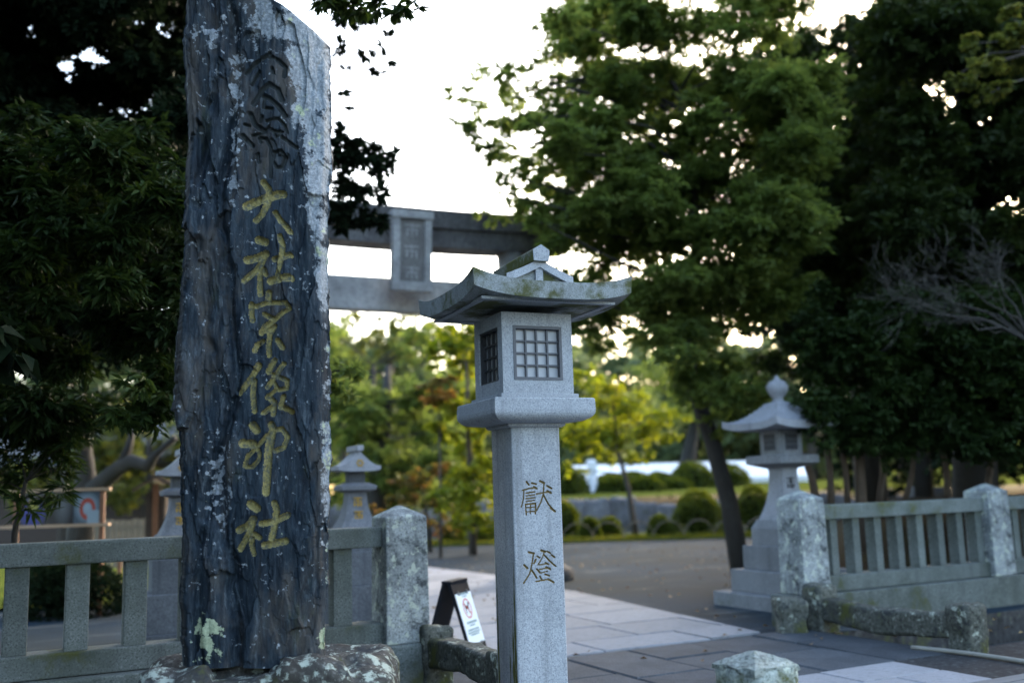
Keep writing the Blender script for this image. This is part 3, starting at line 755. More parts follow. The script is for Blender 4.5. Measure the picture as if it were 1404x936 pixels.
# roof: hipped skirt with lifted corners, gable on top
def eave_lift(x, y, Wd, up):
    a, b_ = abs(x)/Wd, abs(y)/Wd
    return up*(a*b_)**3.2
RW, UP, ZE = 0.5214, 0.062, 2.612
GY, HS, HF = 0.275, 0.150, 0.055
def ztop(x, y, gable):
    a, b_ = min(1, abs(x)/RW), min(1, abs(y)/RW)
    zs = ZE+0.088+HS*(1-a)**1.75+0.02*(1-a)
    if gable: return zs+eave_lift(x, y, RW, UP)
    zf = ZE+0.088+HF*((1-b_)/(1-GY/RW))**1.35
    return min(zs, zf)+eave_lift(x, y, RW, UP)
xs = np.linspace(-RW, RW, 41)
ysk = np.concatenate([np.linspace(-RW, -GY, 12), np.linspace(-GY, GY, 14), np.linspace(GY, RW, 12)])
gflag = [False]*12+[True]*14+[False]*12
top = [[(x, y, ztop(x, y, g)) for x in xs] for y, g in zip(ysk, gflag)]
bot = [[(x*0.985, y*0.985, ZE-0.012+0.012*(1-max(abs(x), abs(y))/RW)+eave_lift(x, y, RW, UP)*0.92) for x in xs] for y, g in zip(ysk, gflag)]
ny_, nx_ = len(ysk), len(xs)
Vt = [p for r in top for p in r]; Vb = [p for r in bot for p in r]; F = []
o_ = ny_*nx_
for j in range(ny_-1):
    for i in range(nx_-1):
        a = j*nx_+i; F.append((a, a+1, a+nx_+1, a+nx_)); F.append((o_+a, o_+a+nx_, o_+a+nx_+1, o_+a+1))
bd = [i for i in range(nx_)]+[j*nx_+nx_-1 for j in range(1, ny_)]+[(ny_-1)*nx_+i for i in range(nx_-2, -1, -1)]+[j*nx_ for j in range(ny_-2, 0, -1)]
for k in range(len(bd)):
    a, b_ = bd[k], bd[(k+1) % len(bd)]; F.append((a, o_+a, o_+b_, b_))
mb = MB(); mb.raw(Vt+Vb, F); roof = mb.build('roof', M['granite_roof'], lan)
# groove line under the eave
g = MB(); gi, go = 0.40, 0.44
for (x0, x1, y0, y1) in ((-go, go, -go, -gi), (-go, go, gi, go), (-go, -gi, -gi, gi), (gi, go, -gi, gi)):
    g.box(x0, x1, y0, y1, ZE-0.018, ZE-0.002)
g.build('eave_moulding', M['granite'], roof)
for sy in (-1, 1):                                  # gable: barge boards and king post
    y = sy*(GY+0.004); k = MB()
    zb = ZE+0.088+HF+0.006
    def zs_(x): return ZE+0.088+HS*(1-abs(x)/RW)**1.75+0.02*(1-abs(x)/RW)
    for sx in (-1, 1):
        pts = [sx*RW*t for t in np.linspace(0.0, 0.43, 9)]
        outer = [(x, zs_(x)+0.016) for x in pts]; inner = [(x, max(zs_(x)-0.035, zb-0.02)) for x in pts]
        k.loft([[(x, y-sy*0.01, z) for x, z in outer], [(x, y+sy*0.03, z) for x, z in outer], [(x, y+sy*0.03, z) for x, z in inner], [(x, y-sy*0.01, z) for x, z in inner]], cap=False, closed=False)
    k.build('barge_board', M['granite'], roof)
    y0_, y1_ = sorted((y-sy*0.008, y+sy*0.018))
    MB().box(-0.024, 0.024, y0_, y1_, zb-0.015, zs_(0)-0.03).build('king_post', M['granite'], roof)
rz0 = ZE+0.088+HS+0.016
pent = [(-0.052, rz0), (0.052, rz0), (0.056, rz0+0.07), (0.0, rz0+0.104), (-0.056, rz0+0.07)]
MB().loft([[(x, -GY-0.055, z) for x, z in pent], [(x, GY+0.055, z) for x, z in pent]]).build('ridge_stone', M['granite_ridge'], roof, bevel=0.006)
MB().loft([[(x, -GY-0.062, z) for x, z in pent], [(x, -GY-0.0555, z) for x, z in pent]]).build('ridge_end', M['granite'], roof, bevel=0.003)

# ================================================================== STONE FENCES
def fence(name, origin, length, nbal, spacing, first, bw, sign, label, posts):
    """origin: gate post centre; runs along sign*u"""
    f = empty(name, origin, YAW, label, 'stone fence')
    x0, x1 = sorted((0, sign*length))
    if sign > 0: x0 = 0.18
    else: x1 = -0.18
    MB().box(x0, x1, -0.10, 0.10, 1.07, 1.225).build('top_rail', M['fence_stone'], f, bevel=0.014)
    MB().box(x0, x1, -0.115, 0.115, 0.335, 0.495).build('bottom_rail', M['fence_stone'], f, bevel=0.012)
    pl = min(x0, -0.30) if sign > 0 else x0
    pr = x1 if sign > 0 else max(x1, 0.30)
    MB().box(pl, pr, -0.21, 0.21, -0.55, 0.33).build('plinth', M['fence_stone'], f, bevel=0.015)
    bm_ = MB().box(-bw/2, bw/2, -0.07, 0.07, 0.493, 1.072).build('tmp', M['fence_stone'], None, bevel=0.008)
    me_ = bm_.data; bpy.data.objects.remove(bm_)
    for i in range(nbal):
        s = first+spacing*i
        if any(abs(s-p) < 0.2 for p in posts): continue
        o = link('baluster', me_, None, f); o.location = (sign*s, 0, 0); o.rotation_euler = (0, 0, random.uniform(-.03, .03))
    pm = MB().sqloft([(0.182, 0.331), (0.172, 1.30), (0.02, 1.385)]).build('tmp', M['post_stone'], None, bevel=0.014)
    pme = pm.data; bpy.data.objects.remove(pm)
    for p in posts:
        o = link('post', pme, None, f); o.location = (sign*p, 0, 0)
    return f
LP = G(544, 928); LP = Vector((-0.95, 8.12, 0))
fence('stone_fence', LP, 6.5, 17, 0.375, 0.49, 0.15, -1, 'pale grey stone fence passing behind the tall dark name stone', (0.0,))
RP = Vector((2.97, 10.6, 0))
fence('stone_fence', RP, 6.4, 19, 0.325, 0.38, 0.10, 1, 'mossy stone fence beside the grey stepped lantern and dark shrubs', (0.0, 2.90, 5.8))
# low kerb rails of the bridge
def kerb(u, v0, v1, sag, label, seed):
    k = empty('kerb_rail', S(u, 0), YAW, label, 'stone rail')
    L = abs(v1-v0)
    me = rough_block(0.20, L, 0.13, 0.35, 16, 0.028, 5, seed, bend=lambda p: Vector((p.x, p.y, p.z-sag*(1-(2*p.y/L)**2))))
    o = link('beam', me, M['kerb_stone'], k); o.location = (0, (v0+v1)/2, 0)
    for v_, h in ((v0, 0.44), (v1, 0.40)):
        o = link('stub_post', rough_block(0.25, 0.25, -0.1, h, 12, 0.03, 5, seed+int(v_*10)), M['kerb_stone'], k); o.location = (0, v_, 0)
    return k
kerb(2.12, -0.12, -1.80, 0.05, 'low mossy stone rail between two stub posts below the mossy fence', 3)
kerb(-2.14, -0.30, -1.62, -0.04, 'low rough stone rail between the lichen spotted gate post and carved lantern', 9)
# stone at the foot of the mossy fence gate post
o = link('corner_stone', rough_block(0.3, 0.3, -0.05, 0.34, 10, 0.03, 5, 21), M['kerb_stone']); o.location = S(1.80, -0.02); tag(o, 'small weathered stone block at the foot of the right gate post', 'stone block')
# foreground bollard
bp = W(1035, 905, 5.05)
bo = empty('bollard', (bp.x, bp.y, 0), 0.55, 'short square stone bollard with blunt pyramid top standing on the forecourt slabs', 'bollard')
me = rough_block(0.30, 0.30, 0.0, bp.z-0.005, 22, 0.012, 7, 33)
for v_ in me.vertices:
    if v_.co.z > bp.z-0.16:
        pass
o = link('shaft', me, M['bollard_stone'], bo)
cap = MB(); cap.sqloft([(0.150, bp.z-0.04), (0.146, bp.z-0.012), (0.02, bp.z+0.045)])
me2 = cap.mesh('cap'); bm = bmesh.new(); bm.from_mesh(me2); bmesh.ops.subdivide_edges(bm, edges=bm.edges, cuts=10, use_grid_fill=True)
for v_ in bm.verts: v_.co += Vector((1, 0.7, 0.8))*0.012*mnoise.fractal(v_.co*14, 1, 2, 4)
bm.to_mesh(me2); bm.free()
link('cap', me2, M['bollard_stone'], bo)

# ================================================================== TORII
tr = W(735, 790, 16.6)
TY = 0.42
tdir = Vector((math.cos(TY), math.sin(TY), 0))
half = 2.2
tc = Vector((tr.x, 16.6, 0))-tdir*half
tor = empty('torii_gate', tc, TY, 'grey stone shrine gate with dark double beam and hanging name tablet', 'torii')
def th(px_, py_, Y): return W(px_, py_, Y).z
zk1 = th(620, 293, 15.9); zk0 = th(620, 342, 15.9); zn1 = th(540, 383, 15.6); zn0 = th(540, 427, 15.6)
for sx in (-1, 1):
    mb = MB(); mb.tube([(sx*half, 0, -0.05), (sx*half*0.985, 0, 1.5), (sx*(half-0.30), 0, zk0+0.06)], [0.30, 0.275, 0.225], 20)
    p_ = mb.build('pillar', M['torii'], tor, True)
    mb = MB(); mb.lathe([(0.62, -0.05), (0.62, 0.10), (0.58, 0.18), (0.48, 0.235), (0.36, 0.26)], 24)
    q_ = mb.build('pillar_base', M['torii_top'], p_, True); q_.location = (sx*half, 0, 0)
zm = zk0+(zk1-zk0)*0.50
def beam(name, z0, z1, hw, ext, lift, mat):
    mb = MB(); rings = []
    for i in range(33):
        t_ = -1+2*i/32; x = t_*ext; L_ = lift*abs(t_)**2.6
        rings.append([(x, -hw, z0+L_), (x, hw, z0+L_), (x, hw*1.0, z1+L_), (x, -hw*1.0, z1+L_)])
    mb.loft(rings); return mb.build(name, mat, tor)
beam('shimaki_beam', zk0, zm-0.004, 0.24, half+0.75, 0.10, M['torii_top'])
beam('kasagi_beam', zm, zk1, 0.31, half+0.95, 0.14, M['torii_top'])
beam('nuki_beam', zn0, zn1, 0.15, half+0.45, 0.0, M['torii'])
tb = empty('name_tablet', (-0.09, -0.40, 0), 0); tb.parent = tor; tb.rotation_euler = (0.07, 0, 0)
zt0, zt1 = th(563, 394, 15.2), th(566, 301, 15.2)
twd = 0.265
MB().box(-twd, twd, 0.0, 0.10, zt0, zt1).build('board', granite('tablet_stone', (0.21, 0.205, 0.20), (0.10, 0.10, 0.10), (0.30, 0.30, 0.30), speck=30, stain=0.7, stain_col=(0.08, 0.07, 0.075)), tb, bevel=0.02)
fr = MB(); fr.box(-twd-0.05, -twd+0.07, -0.05, 0.12, zt0-0.03, zt1+0.02); fr.box(twd-0.07, twd+0.05, -0.05, 0.12, zt0-0.03, zt1+0.02)
fr.box(-twd-0.07, twd+0.07, -0.06, 0.13, zt0-0.09, zt0+0.06); fr.box(-twd-0.07, twd+0.07, -0.08, 0.13, zt1-0.05, zt1+0.07)
fr.build('frame', M['torii'], tb, bevel=0.02)
for k, zc in enumerate(np.linspace(zt1-0.22, zt0+0.20, 3)):
    ch = MB()
    for (a, b_, c_, d_) in ((-.12, .12, .06, .085), (-.10, .10, -.01, .015), (-.012, .012, -.10, .10), (-.09, -.06, -.09, -.02), (.06, .09, -.09, -.02)):
        ch.box(a, b_, -0.012, 0.004, zc+c_, zc+d_)
    ch.build('carved_character', M['torii'], tb).location = (0, 0.009, 0)

# ================================================================== STEPPED LANTERN (right) AND GOLD LETTERED LANTERNS
def hip_roof(name, Wd, H, z0, th_, up, mat, parent, n=25, power=1.5, flat=0.12):
    xs = np.linspace(-Wd, Wd, n)
    def zt(x, y):
        m_ = max(abs(x), abs(y))/Wd
        return z0+th_+H*min(1, (1-m_)/(1-flat))**power+eave_lift(x, y, Wd, up)+0.25*up*m_**4*0
    Vt = [(x, y, zt(x, y)) for y in xs for x in xs]; Vb = [(x, y, z0+eave_lift(x, y, Wd, up)) for y in xs for x in xs]
    F = []; o_ = n*n
    for j in range(n-1):
        for i in range(n-1):
            a = j*n+i; F.append((a, a+1, a+n+1, a+n)); F.append((o_+a, o_+a+n, o_+a+n+1, o_+a+1))
    bd = [i for i in range(n)]+[j*n+n-1 for j in range(1, n)]+[(n-1)*n+i for i in range(n-2, -1, -1)]+[j*n for j in range(n-2, 0, -1)]
    for k in range(len(bd)):
        a, b_ = bd[k], bd[(k+1) % len(bd)]; F.append((a, o_+a, o_+b_, b_))
    mb = MB(); mb.raw(Vt+Vb, F); return mb.build(name, mat, parent)
c_ = W(1077, 700, 12.4)
sl = empty('stone_lantern', (c_.x, 12.4, 0), YAW, 'grey stone lantern with onion finial on four stepped blocks behind the fence', 'lantern')
for w, z0, z1, bev in ((0.66, -0.02, 0.165, 0.01), (0.50, 0.165, 0.43, 0.01), (0.385, 0.43, 0.715, 0.01)):
    MB().sqloft([(w, z0), (w, z1)]).build('step', M['lantern_grey'], sl, bevel=bev)
MB().sqloft([(0.30, 0.715), (0.30, 0.92), (0.26, 1.0), (0.25, 1.02)]).build('step', M['lantern_grey'], sl)
MB().sqloft([(0.235, 1.02)]+[(0.12+0.115*(1-t)**2.4, 1.02+0.60*t) for t in np.linspace(0, 1, 12)]+[(0.135, 1.645)]).build('stem', M['lantern_pale'], sl)
MB().sqloft([(0.15, 1.645), (0.31, 1.70), (0.31, 1.79), (0.29, 1.80)]).build('tray', M['lantern_grey'], sl)
fb = MB().sqloft([(0.178, 1.80), (0.178, 2.12)]).build('fire_box', M['lantern_grey'], sl)
for rz in (0, -math.pi/2, math.pi/2, math.pi):
    w_ = empty('window', (0, 0, 0), rz); w_.parent = sl
    MB().box(-0.095, 0.095, -0.181, -0.174, 1.86, 2.06).build('opening', M['black_paint'], w_)  # black plate stands in for the shaded inside of the box
    l = MB()
    for i in range(5): x = -0.09+0.045*i; l.box(x-0.006, x+0.006, -0.191, -0.1815, 1.86, 2.06)
    for i in range(4): z = 1.865+0.063*i; l.box(-0.095, 0.095, -0.194, -0.1835, z-0.005, z+0.005)
    l.build('lattice', M['lattice'], w_)
hip_roof('roof', 0.50, 0.26, 2.11, 0.085, 0.055, M['lantern_pale'], sl, power=1.55, flat=0.22)
MB().lathe([(0.10, 2.40), (0.11, 2.44), (0.075, 2.47), (0.06, 2.50), (0.10, 2.545), (0.135, 2.61), (0.135, 2.66), (0.10, 2.71), (0.045, 2.735), (0.03, 2.76), (0.0, 2.80)], 18, cap=False).build('finial', M['lantern_pale'], sl, True)
for zc in (1.46, 1.27):
    tx = MB()
    for (a, b2, c0, d0) in ((-.06, .06, .05, .062), (-.05, .05, .012, .024), (-.008, .008, -.07, .07), (-.06, -.045, -.06, -.01), (.03, .045, -.06, -.01), (-.05, .05, -.045, -.033)):
        y = -0.127-0.115*(1-(zc-1.02)/0.6)**2.4
        tx.box(a, b2, y-0.006, y+0.02, zc+c0, zc+d0)
    tx.build('carved_character', M['black_paint'], sl)

def gold_lantern(p, label):
    L = empty('stone_lantern', (p.x, p.y, 0), 0.42, label, 'lantern', 'gold lettered lanterns behind the fence')
    for w, z0, z1 in ((0.42, -0.02, 0.20), (0.36, 0.20, 0.57), (0.27, 0.57, 0.90)):
        MB().sqloft([(w, z0), (w, z1)]).build('step', M['lantern_shaded'], L, bevel=0.008)
    MB().sqloft([(0.24, 0.90), (0.235, 1.08), (0.215, 1.13)]).build('step', M['lantern_shaded'], L)
    MB().sqloft([(0.20, 1.13)]+[(0.098+0.10*(1-t)**2.2, 1.13+0.37*t) for t in np.linspace(0, 1, 10)]).build('stem', M['lantern_mid'], L)
    MB().sqloft([(0.10, 1.50), (0.18, 1.525), (0.185, 1.565), (0.11, 1.60)]).build('tray', M['lantern_mid'], L)
    MB().sqloft([(0.085, 1.60), (0.085, 1.73)]).build('fire_box', M['lantern_shaded'], L)
    # gabled roof with curved slopes, ridge towards the front
    mb = MB(); rings = []
    for y, k in ((-0.20, 1), (0.20, 1)):
        xs = np.linspace(-1, 1, 17)
        rings.append([(0.225*x, y, 1.755+0.17*(1-abs(x))**1.5+0.018*abs(x)**4) for x in xs]+[(0.225*x, y, 1.715+0.018*abs(x)**4) for x in xs[::-1]])
    mb.loft(rings); rf = mb.build('roof', M['lantern_pale'], L)  # paler copy of the stone, light on the slopes put into the colour
    MB().box(-0.035, 0.035, -0.225, 0.225, 1.925, 1.985).build('ridge_stone', M['lantern_pale'], rf, bevel=0.008)
    e = MB()
    for a in range(6):
        ca, sa = math.cos(a*math.pi/3), math.sin(a*math.pi/3)
        e.loft([[(0.028*ca+0.013*math.cos(t), -0.208, 1.80+0.028*sa+0.013*math.sin(t)) for t in np.linspace(0, 5.5, 7)], [(0.028*ca+0.013*math.cos(t), -0.2005, 1.80+0.028*sa+0.013*math.sin(t)) for t in np.linspace(0, 5.5, 7)]])
    e.build('crest', M['gold'], rf)
    for zc in (1.40, 1.26):
        g = MB()
        for (a, b2, c0, d0) in ((-.045, .045, .035, .047), (-.04, .04, .005, .016), (-.007, .007, -.05, .05), (-.045, -.03, -.045, -.005), (.025, .04, -.045, 0), (-.04, .04, -.03, -.02)):
            tt = (zc-1.13)/0.37; y = -(0.098+0.10*(1-tt)**2.2)
            g.box(a, b2, y-0.012, y+0.03, zc+c0, zc+d0)
        g.build('gold_character', M['gold'], L)
    return L
p = W(487, 680, 10.6); gold_lantern(p, 'small pale stone lantern with gold characters between name stone and gate post')
p = W(246, 700, 10.3); gold_lantern(p, 'pale stone lantern with gold characters half hidden by the dark name stone')

# ================================================================== A-FRAME SIGN
sp0 = G(640, 893)
sg = empty('notice_board', (sp0.x-0.10, sp0.y, 0), 1.20, 'black folding notice board with white no dogs poster beside the gate post', 'notice board')
SW, SH = 0.19, 0.64
def leaning(s):                                     # two leaves meeting at the top
    return lambda x, z, d: (x, s*(0.03+0.20*(1-z/SH))+s*d, z)
for s in (-1, 1):
    T = leaning(s); mb = MB()
    def plate(mb, x0, x1, z0, z1, d0, d1):
        mb.raw([T(x0, z0, d0), T(x1, z0, d0), T(x1, z1, d0), T(x0, z1, d0), T(x0, z0, d1), T(x1, z0, d1), T(x1, z1, d1), T(x0, z1, d1)], [(0, 1, 2, 3), (7, 6, 5, 4), (0, 4, 5, 1), (1, 5, 6, 2), (2, 6, 7, 3), (3, 7, 4, 0)])
    plate(mb, -SW, SW, 0, SH, -0.012, 0.012); pn = mb.build('panel', M['black_plastic'], sg)
    if s < 0:
        mb = MB(); plate(mb, -SW+0.025, SW-0.01, 0.09, SH-0.10, 0.0135, 0.016); po = mb.build('poster', M['paper'], pn)
        # prohibition ring with a dog in it, and lines of small print
        n = 40; ring = MB(); cx_, cz_, ro, ri = 0.008, 0.40, 0.085, 0.073
        for k in range(n):
            a0, a1 = 2*math.pi*k/n, 2*math.pi*(k+1)/n
            ring.quad(*[T(cx_+r*math.cos(a), cz_+r*1.05*math.sin(a), 0.0185) for r, a in ((ri, a0), (ro, a0), (ro, a1), (ri, a1))])
        ring.quad(*[T(cx_+x, cz_+z, 0.0190) for x, z in ((-0.060, 0.052), (-0.052, 0.060), (0.060, -0.052), (0.052, -0.060))])
        ring.build('ring', M['ink_red'], po)
        dog = MB()
        for pts in ([(-.045,-.005),(.03,-.005),(.035,.025),(-.045,.022)], [(.025,.015),(.05,.03),(.058,.048),(.035,.055),(.02,.03)], [(-.043,-.045),(-.031,-.045),(-.028,0),(-.043,0)], [(.016,-.045),(.028,-.045),(.030,0),(.014,0)], [(-.045,.015),(-.058,.045),(-.052,.047),(-.038,.02)]):
            k = len(dog.v); dog.raw([T(cx_+x, cz_+z, 0.0180) for x, z in pts], [tuple(range(len(pts)))])
        dog.build('dog_symbol', M['ink_black'], po)
        txm = MB(); rr2 = random.Random(5)
        for (z, x0, x1, hgt) in ((0.525, -.09, .09, .014), (0.503, -.04, .05, .010), (0.268, -.10, .11, .018), (0.244, -.05, .05, .012), (0.205, -.12, .12, .014), (0.183, -.13, .13, .012), (0.163, -.09, .10, .012)):
            x = x0
            while x < x1:
                wd = rr2.uniform(0.008, 0.016)
                txm.quad(*[T(0.008+a, b2, 0.0178) for a, b2 in ((x, z), (x+wd, z), (x+wd, z+hgt), (x, z+hgt))]); x += wd+0.005
        struct(txm.build('small_print', M['ink_teal'], po), 'stuff')
        cl = MB()
        for x in (-0.09, 0.10): plate(cl, x-0.012, x+0.012, SH-0.115, SH-0.08, 0.0125, 0.022)
        for x in (-0.09, 0.10): plate(cl, x-0.012, x+0.012, 0.075, 0.10, 0.0125, 0.022)
        cl.build('clip', M['bucket'], pn)
MB().box(-SW, SW, -0.05, 0.05, SH-0.006, SH+0.022).build('hinge_bar', M['black_plastic'], sg, bevel=0.008)
w_ = MB().lathe([(0.075, 0.0), (0.08, 0.12), (0.07, 0.125)], 16).build('weight', M['bucket'], None, True); w_.location = (sp0.x-0.15, sp0.y-0.02, 0.0)
tag(w_, 'grey round weight standing inside the folding notice board', 'weight'); w_.name = 'ballast_weight'

# ================================================================== GARDEN BEYOND
def sheet(name, mat, x0, x1, y0, y1, zf, nx=40, ny=16):
    X, Y = np.meshgrid(np.linspace(x0, x1, nx), np.linspace(y0, y1, ny)); Z = zf(X, Y)
    idx = np.arange(nx*ny).reshape(ny, nx)
    q = np.stack([idx[:-1, :-1], idx[:-1, 1:], idx[1:, 1:], idx[1:, :-1]], -1).reshape(-1, 4)
    return struct(link(name, np_mesh(name, np.stack([X, Y, Z], -1).reshape(-1, 3), q, True), mat))
sheet('garden_strip', M['turf'], -14, 22, 27, 30.2, lambda X, Y: 0.02+0.06*fbm(X, Y, 50)*np.clip((Y-27)*2, 0, 1))
sheet('pond', M['water'], -14, 22, 30.0, 35.2, lambda X, Y: 0.02+0*X, 2, 2)
sheet('garden_bank', M['turf'], -30, 40, 35.35, 60, lambda X, Y: 1.02+np.clip((Y-35.3)*0.04, 0, 0.35)+0.1*fbm(X/3, Y/3, 51), 60, 30)
sheet('hill', M['turf'], -120, 140, 60, 170, lambda X, Y: 1.3+np.clip(Y-60, 0, 60)*0.20+4*(fbm(X/30, Y/30, 52)-0.5), 50, 30)
rw = empty('rock_wall', (3, 35.2, 0), 0, 'low wall of grey rocks along the far edge of the pond', 'rock wall')
x = -12.0; rk = [rough_block(1, 0.6, 0, 1, 6, 0.09, 2.5, 60+i) for i in range(6)]
for r_ in rk: r_.materials.append(M['rock'])
k = 0
while x < 14:
    w = random.uniform(0.5, 1.3); hgt = random.uniform(0.75, 1.15)
    o = link('rock', rk[k % 6], None, rw); o.location = (x+w/2, random.uniform(-.1, .1), -0.05); o.scale = (w*1.06, 1, hgt); o.rotation_euler = (0, 0, random.uniform(-.15, .15)); x += w; k += 1
# white band of unknown kind, sloped to catch sky light, and white post beyond
ww = empty('white_band', (5, 46, 1.2), 0.0, 'long white band behind the clipped hedges, sloped to catch sky light', 'white band')
a, b_ = W(783, 640, 46), W(1100, 632, 46); zt_ = a.z-1.2
mb = MB(); mb.loft([[(x, -1.6, zt_-0.75), (x, -1.55, zt_-0.70), (x, 0.0, zt_+0.06), (x, 1.6, zt_-0.7), (x, 1.6, zt_-0.78), (x, 0, zt_+0.0)] for x in np.linspace(a.x-5, b_.x-5, 12)])
mb.build('canopy', M['white'], ww)
MB().box(a.x-5, b_.x-5, -1.64, -1.61, zt_-1.15, zt_-0.70).build('front_strip', M['white'], ww)
for x in np.linspace(a.x-4.9, b_.x-5.1, 6): MB().box(x-0.03, x+0.03, -1.58, -1.52, -0.4, zt_-0.72).build('prop', M['white'], ww)
p = W(812, 660, 39)
wp = empty('white_post', (p.x, 39, 1.0), 0, 'white post with flared foot standing before the long white band', 'post')
zt_ = W(814, 630, 39).z-1.0
MB().sqloft([(0.36, -0.1), (0.33, 0.1), (0.21, 0.45), (0.17, 0.7), (0.17, zt_*0.62)]).build('foot', M['white'], wp, True)
MB().sqloft([(0.19, zt_*0.62), (0.19, zt_-0.06), (0.13, zt_)]).build('shaft', M['white'], wp)
# hoops of the garden edging
hp = MB().tube([(0.46*math.cos(t), 0, 0.50*math.sin(t)) for t in np.linspace(0, math.pi, 15)], 0.014, 6).mesh('hoop', True)
hp.materials.append(M['picket'])
for i in range(20):
    o = link('edging_hoop', hp); o.location = (-7.4+0.82*i, 27.35, 0.0); o.rotation_euler = (0, 0, 0.25)
    tag(o, 'thin arched cane hoop edging the garden strip', 'hoop', 'hoop edging along the garden strip')

# ================================================================== DISPLAY BOARD and small things behind the left fence
d0 = W(28, 697, 13.5); d1 = W(137, 695, 13.5)
db = empty('display_board', (d0.lerp(d1, 0.5).x, 13.5, 0), 0.06, 'wooden framed display board with three dark pictures behind the stone fence', 'display board')
bwid = (d1-d0).length/2; zc = 0.5*(d0.z+d1.z); hh = 0.215
MB().box(-bwid-0.18, bwid+0.12, -0.04, 0.05, zc+hh, zc+hh+0.04).build('top_rail', M['tan_wood'], db)
MB().box(-bwid-0.24, bwid+0.12, -0.04, 0.05, zc-hh-0.04, zc-hh).build('bottom_rail', M['tan_wood'], db)
for x in (-bwid-0.04, bwid+0.02): MB().box(x-0.03, x+0.03, -0.02, 0.03, 0, zc+hh+0.01).build('post', M['red_wood'], db)
def picture(name, stops_fn):
    m, nt, b = mat_new(name); co = coord(nt, 'Generated'); stops_fn(nt, b, co); b.inputs['Roughness'].default_value = 0.3; return m
def radial(nt, co, cx, cz, rx, rz):
    mp = nt.nodes.new('ShaderNodeMapping'); mp.inputs['Location'].default_value = (-cx/rx, 0, -cz/rz); mp.inputs['Scale'].default_value = (1/rx, 0, 1/rz)
    nt.links.new(co, mp.inputs[0]); l = N(nt, 'ShaderNodeVectorMath', operation='LENGTH'); nt.links.new(mp.outputs[0], l.inputs[0]); return l.outputs['Value']
def pic1(nt, b, co):
    r = radial(nt, co, .5, .35, .55, .5); c = ramp(nt, r, [(0.0, (0.015, 0.02, 0.22)), (0.75, (0.01, 0.015, 0.12)), (1.0, (0.004, 0.004, 0.012))])
    r2 = radial(nt, co, .52, .62, .27, .24); c = mix(nt, ramp(nt, r2, [(0.75, 1.0), (0.9, 0.0)]), c, (0.22, 0.20, 0.02)); nt.links.new(c, b.inputs['Base Color'])
def pic2(nt, b, co):
    r = radial(nt, co, .62, .55, .4, .7); c = ramp(nt, r, [(0.0, (0.10, 0.11, 0.12)), (1.0, (0.008, 0.008, 0.012))]); nt.links.new(c, b.inputs['Base Color'])
def pic3(nt, b, co):
    r = radial(nt, co, .5, .5, .55, .55); c = ramp(nt, r, [(0.0, (0.30, 0.36, 0.41)), (0.6, (0.16, 0.21, 0.25)), (0.95, (0.05, 0.07, 0.09))])
    r2 = radial(nt, co, .52, .45, .30, .34); c = mix(nt, ramp(nt, r2, [(0.55, 0.0), (0.6, 1.0), (0.95, 1.0), (1.0, 0.0)]), c, (0.32, 0.05, 0.03))
    sx = nt.nodes.new('ShaderNodeSeparateXYZ'); nt.links.new(co, sx.inputs[0])
    low = ramp(nt, sx.outputs[2], [(0.40, 1.0), (0.42, 0.0)]); rgt = ramp(nt, sx.outputs[0], [(0.5, 0.0), (0.52, 1.0)])
    lm = mix(nt, 1.0, low, rgt, 'MULTIPLY'); c = mix(nt, lm, c, (0.24, 0.30, 0.34)); nt.links.new(c, b.inputs['Base Color'])
xs_ = np.linspace(-bwid, bwid, 4)
for i, fn in enumerate((pic1, pic2, pic3)):
    MB().box(xs_[i]+0.002, xs_[i+1]-0.002, -0.01, 0.015, zc-hh, zc+hh).build('picture', picture('picture_print', fn), db)
# picket fence and small roofed post
pf = empty('picket_fence', (W(172, 720, 19).x, 19, 0), 0.15, 'brown wooden picket fence behind the stone fence', 'fence')
pkm = MB().box(-0.045, 0.045, -0.012, 0.012, 0.25, 1.12).mesh('picket'); pkm.materials.append(M['picket'])
for i in range(12): o = link('picket', pkm, None, pf); o.location = (-0.6+0.11*i, 0, random.uniform(-.02, .02))
for z in (0.45, 0.95): MB().box(-0.7, 0.72, 0.013, 0.05, z, z+0.06).build('rail', M['picket'], pf)
rp = empty('roofed_notice_post', (W(213, 700, 17.5).x, 17.5, 0), 0.3, 'small dark wooden notice post with pitched roof behind the fence', 'notice post')
MB().box(-0.05, 0.05, -0.05, 0.05, 0, 1.75).build('post', M['red_wood'], rp); MB().box(-0.16, 0.16, 0.02, 0.045, 0.75, 1.6).build('board', M['dark_wood'], rp)
mb = MB(); mb.loft([[(-0.38, y, 1.62), (0, y, 1.86), (0.38, y, 1.62), (0.38, y, 1.66), (0, y, 1.91), (-0.38, y, 1.66)] for y in (-0.22, 0.22)]); mb.build('roof', M['dark_wood'], rp)
lr = empty('low_rail', (W(165, 735, 16).x, 16, 0), 0.12, 'low brown wooden rail along the grass behind the fence', 'rail')
MB().box(-0.95, 0.95, -0.03, 0.03, 0.58, 0.64).build('rail', M['tan_wood'], lr)
for x in (-0.7, 0.0, 0.7): MB().box(x-0.03, x+0.03, -0.028, 0.028, 0, 0.578).build('post', M['red_wood'], lr)
tn = empty('white_tent', (W(183, 690, 34).x, 34, 0), 0.2, 'white tent seen past the wooden picket fence', 'tent')
mb = MB(); mb.loft([[(-1.0, y, 1.5), (0, y, 2.15), (1.0, y, 1.5), (1.0, y, 1.44), (-1.0, y, 1.44)] for y in (-0.8, 0.8)]); mb.build('canopy', M['white'], tn)
MB().box(-0.9, 0.9, -0.7, 0.7, 0.3, 1.44).build('side_curtain', M['white'], tn)
bl = empty('shrine_building', (W(190, 600, 30).x-3.0, 31, 0), 0.1, 'dark roofed wooden shrine building half hidden behind dark trees past the display board', 'building')
MB().box(-2.5, 3.4, -1.5, 2.5, 0, 2.5).build('wall', M['dark_wood'], bl)
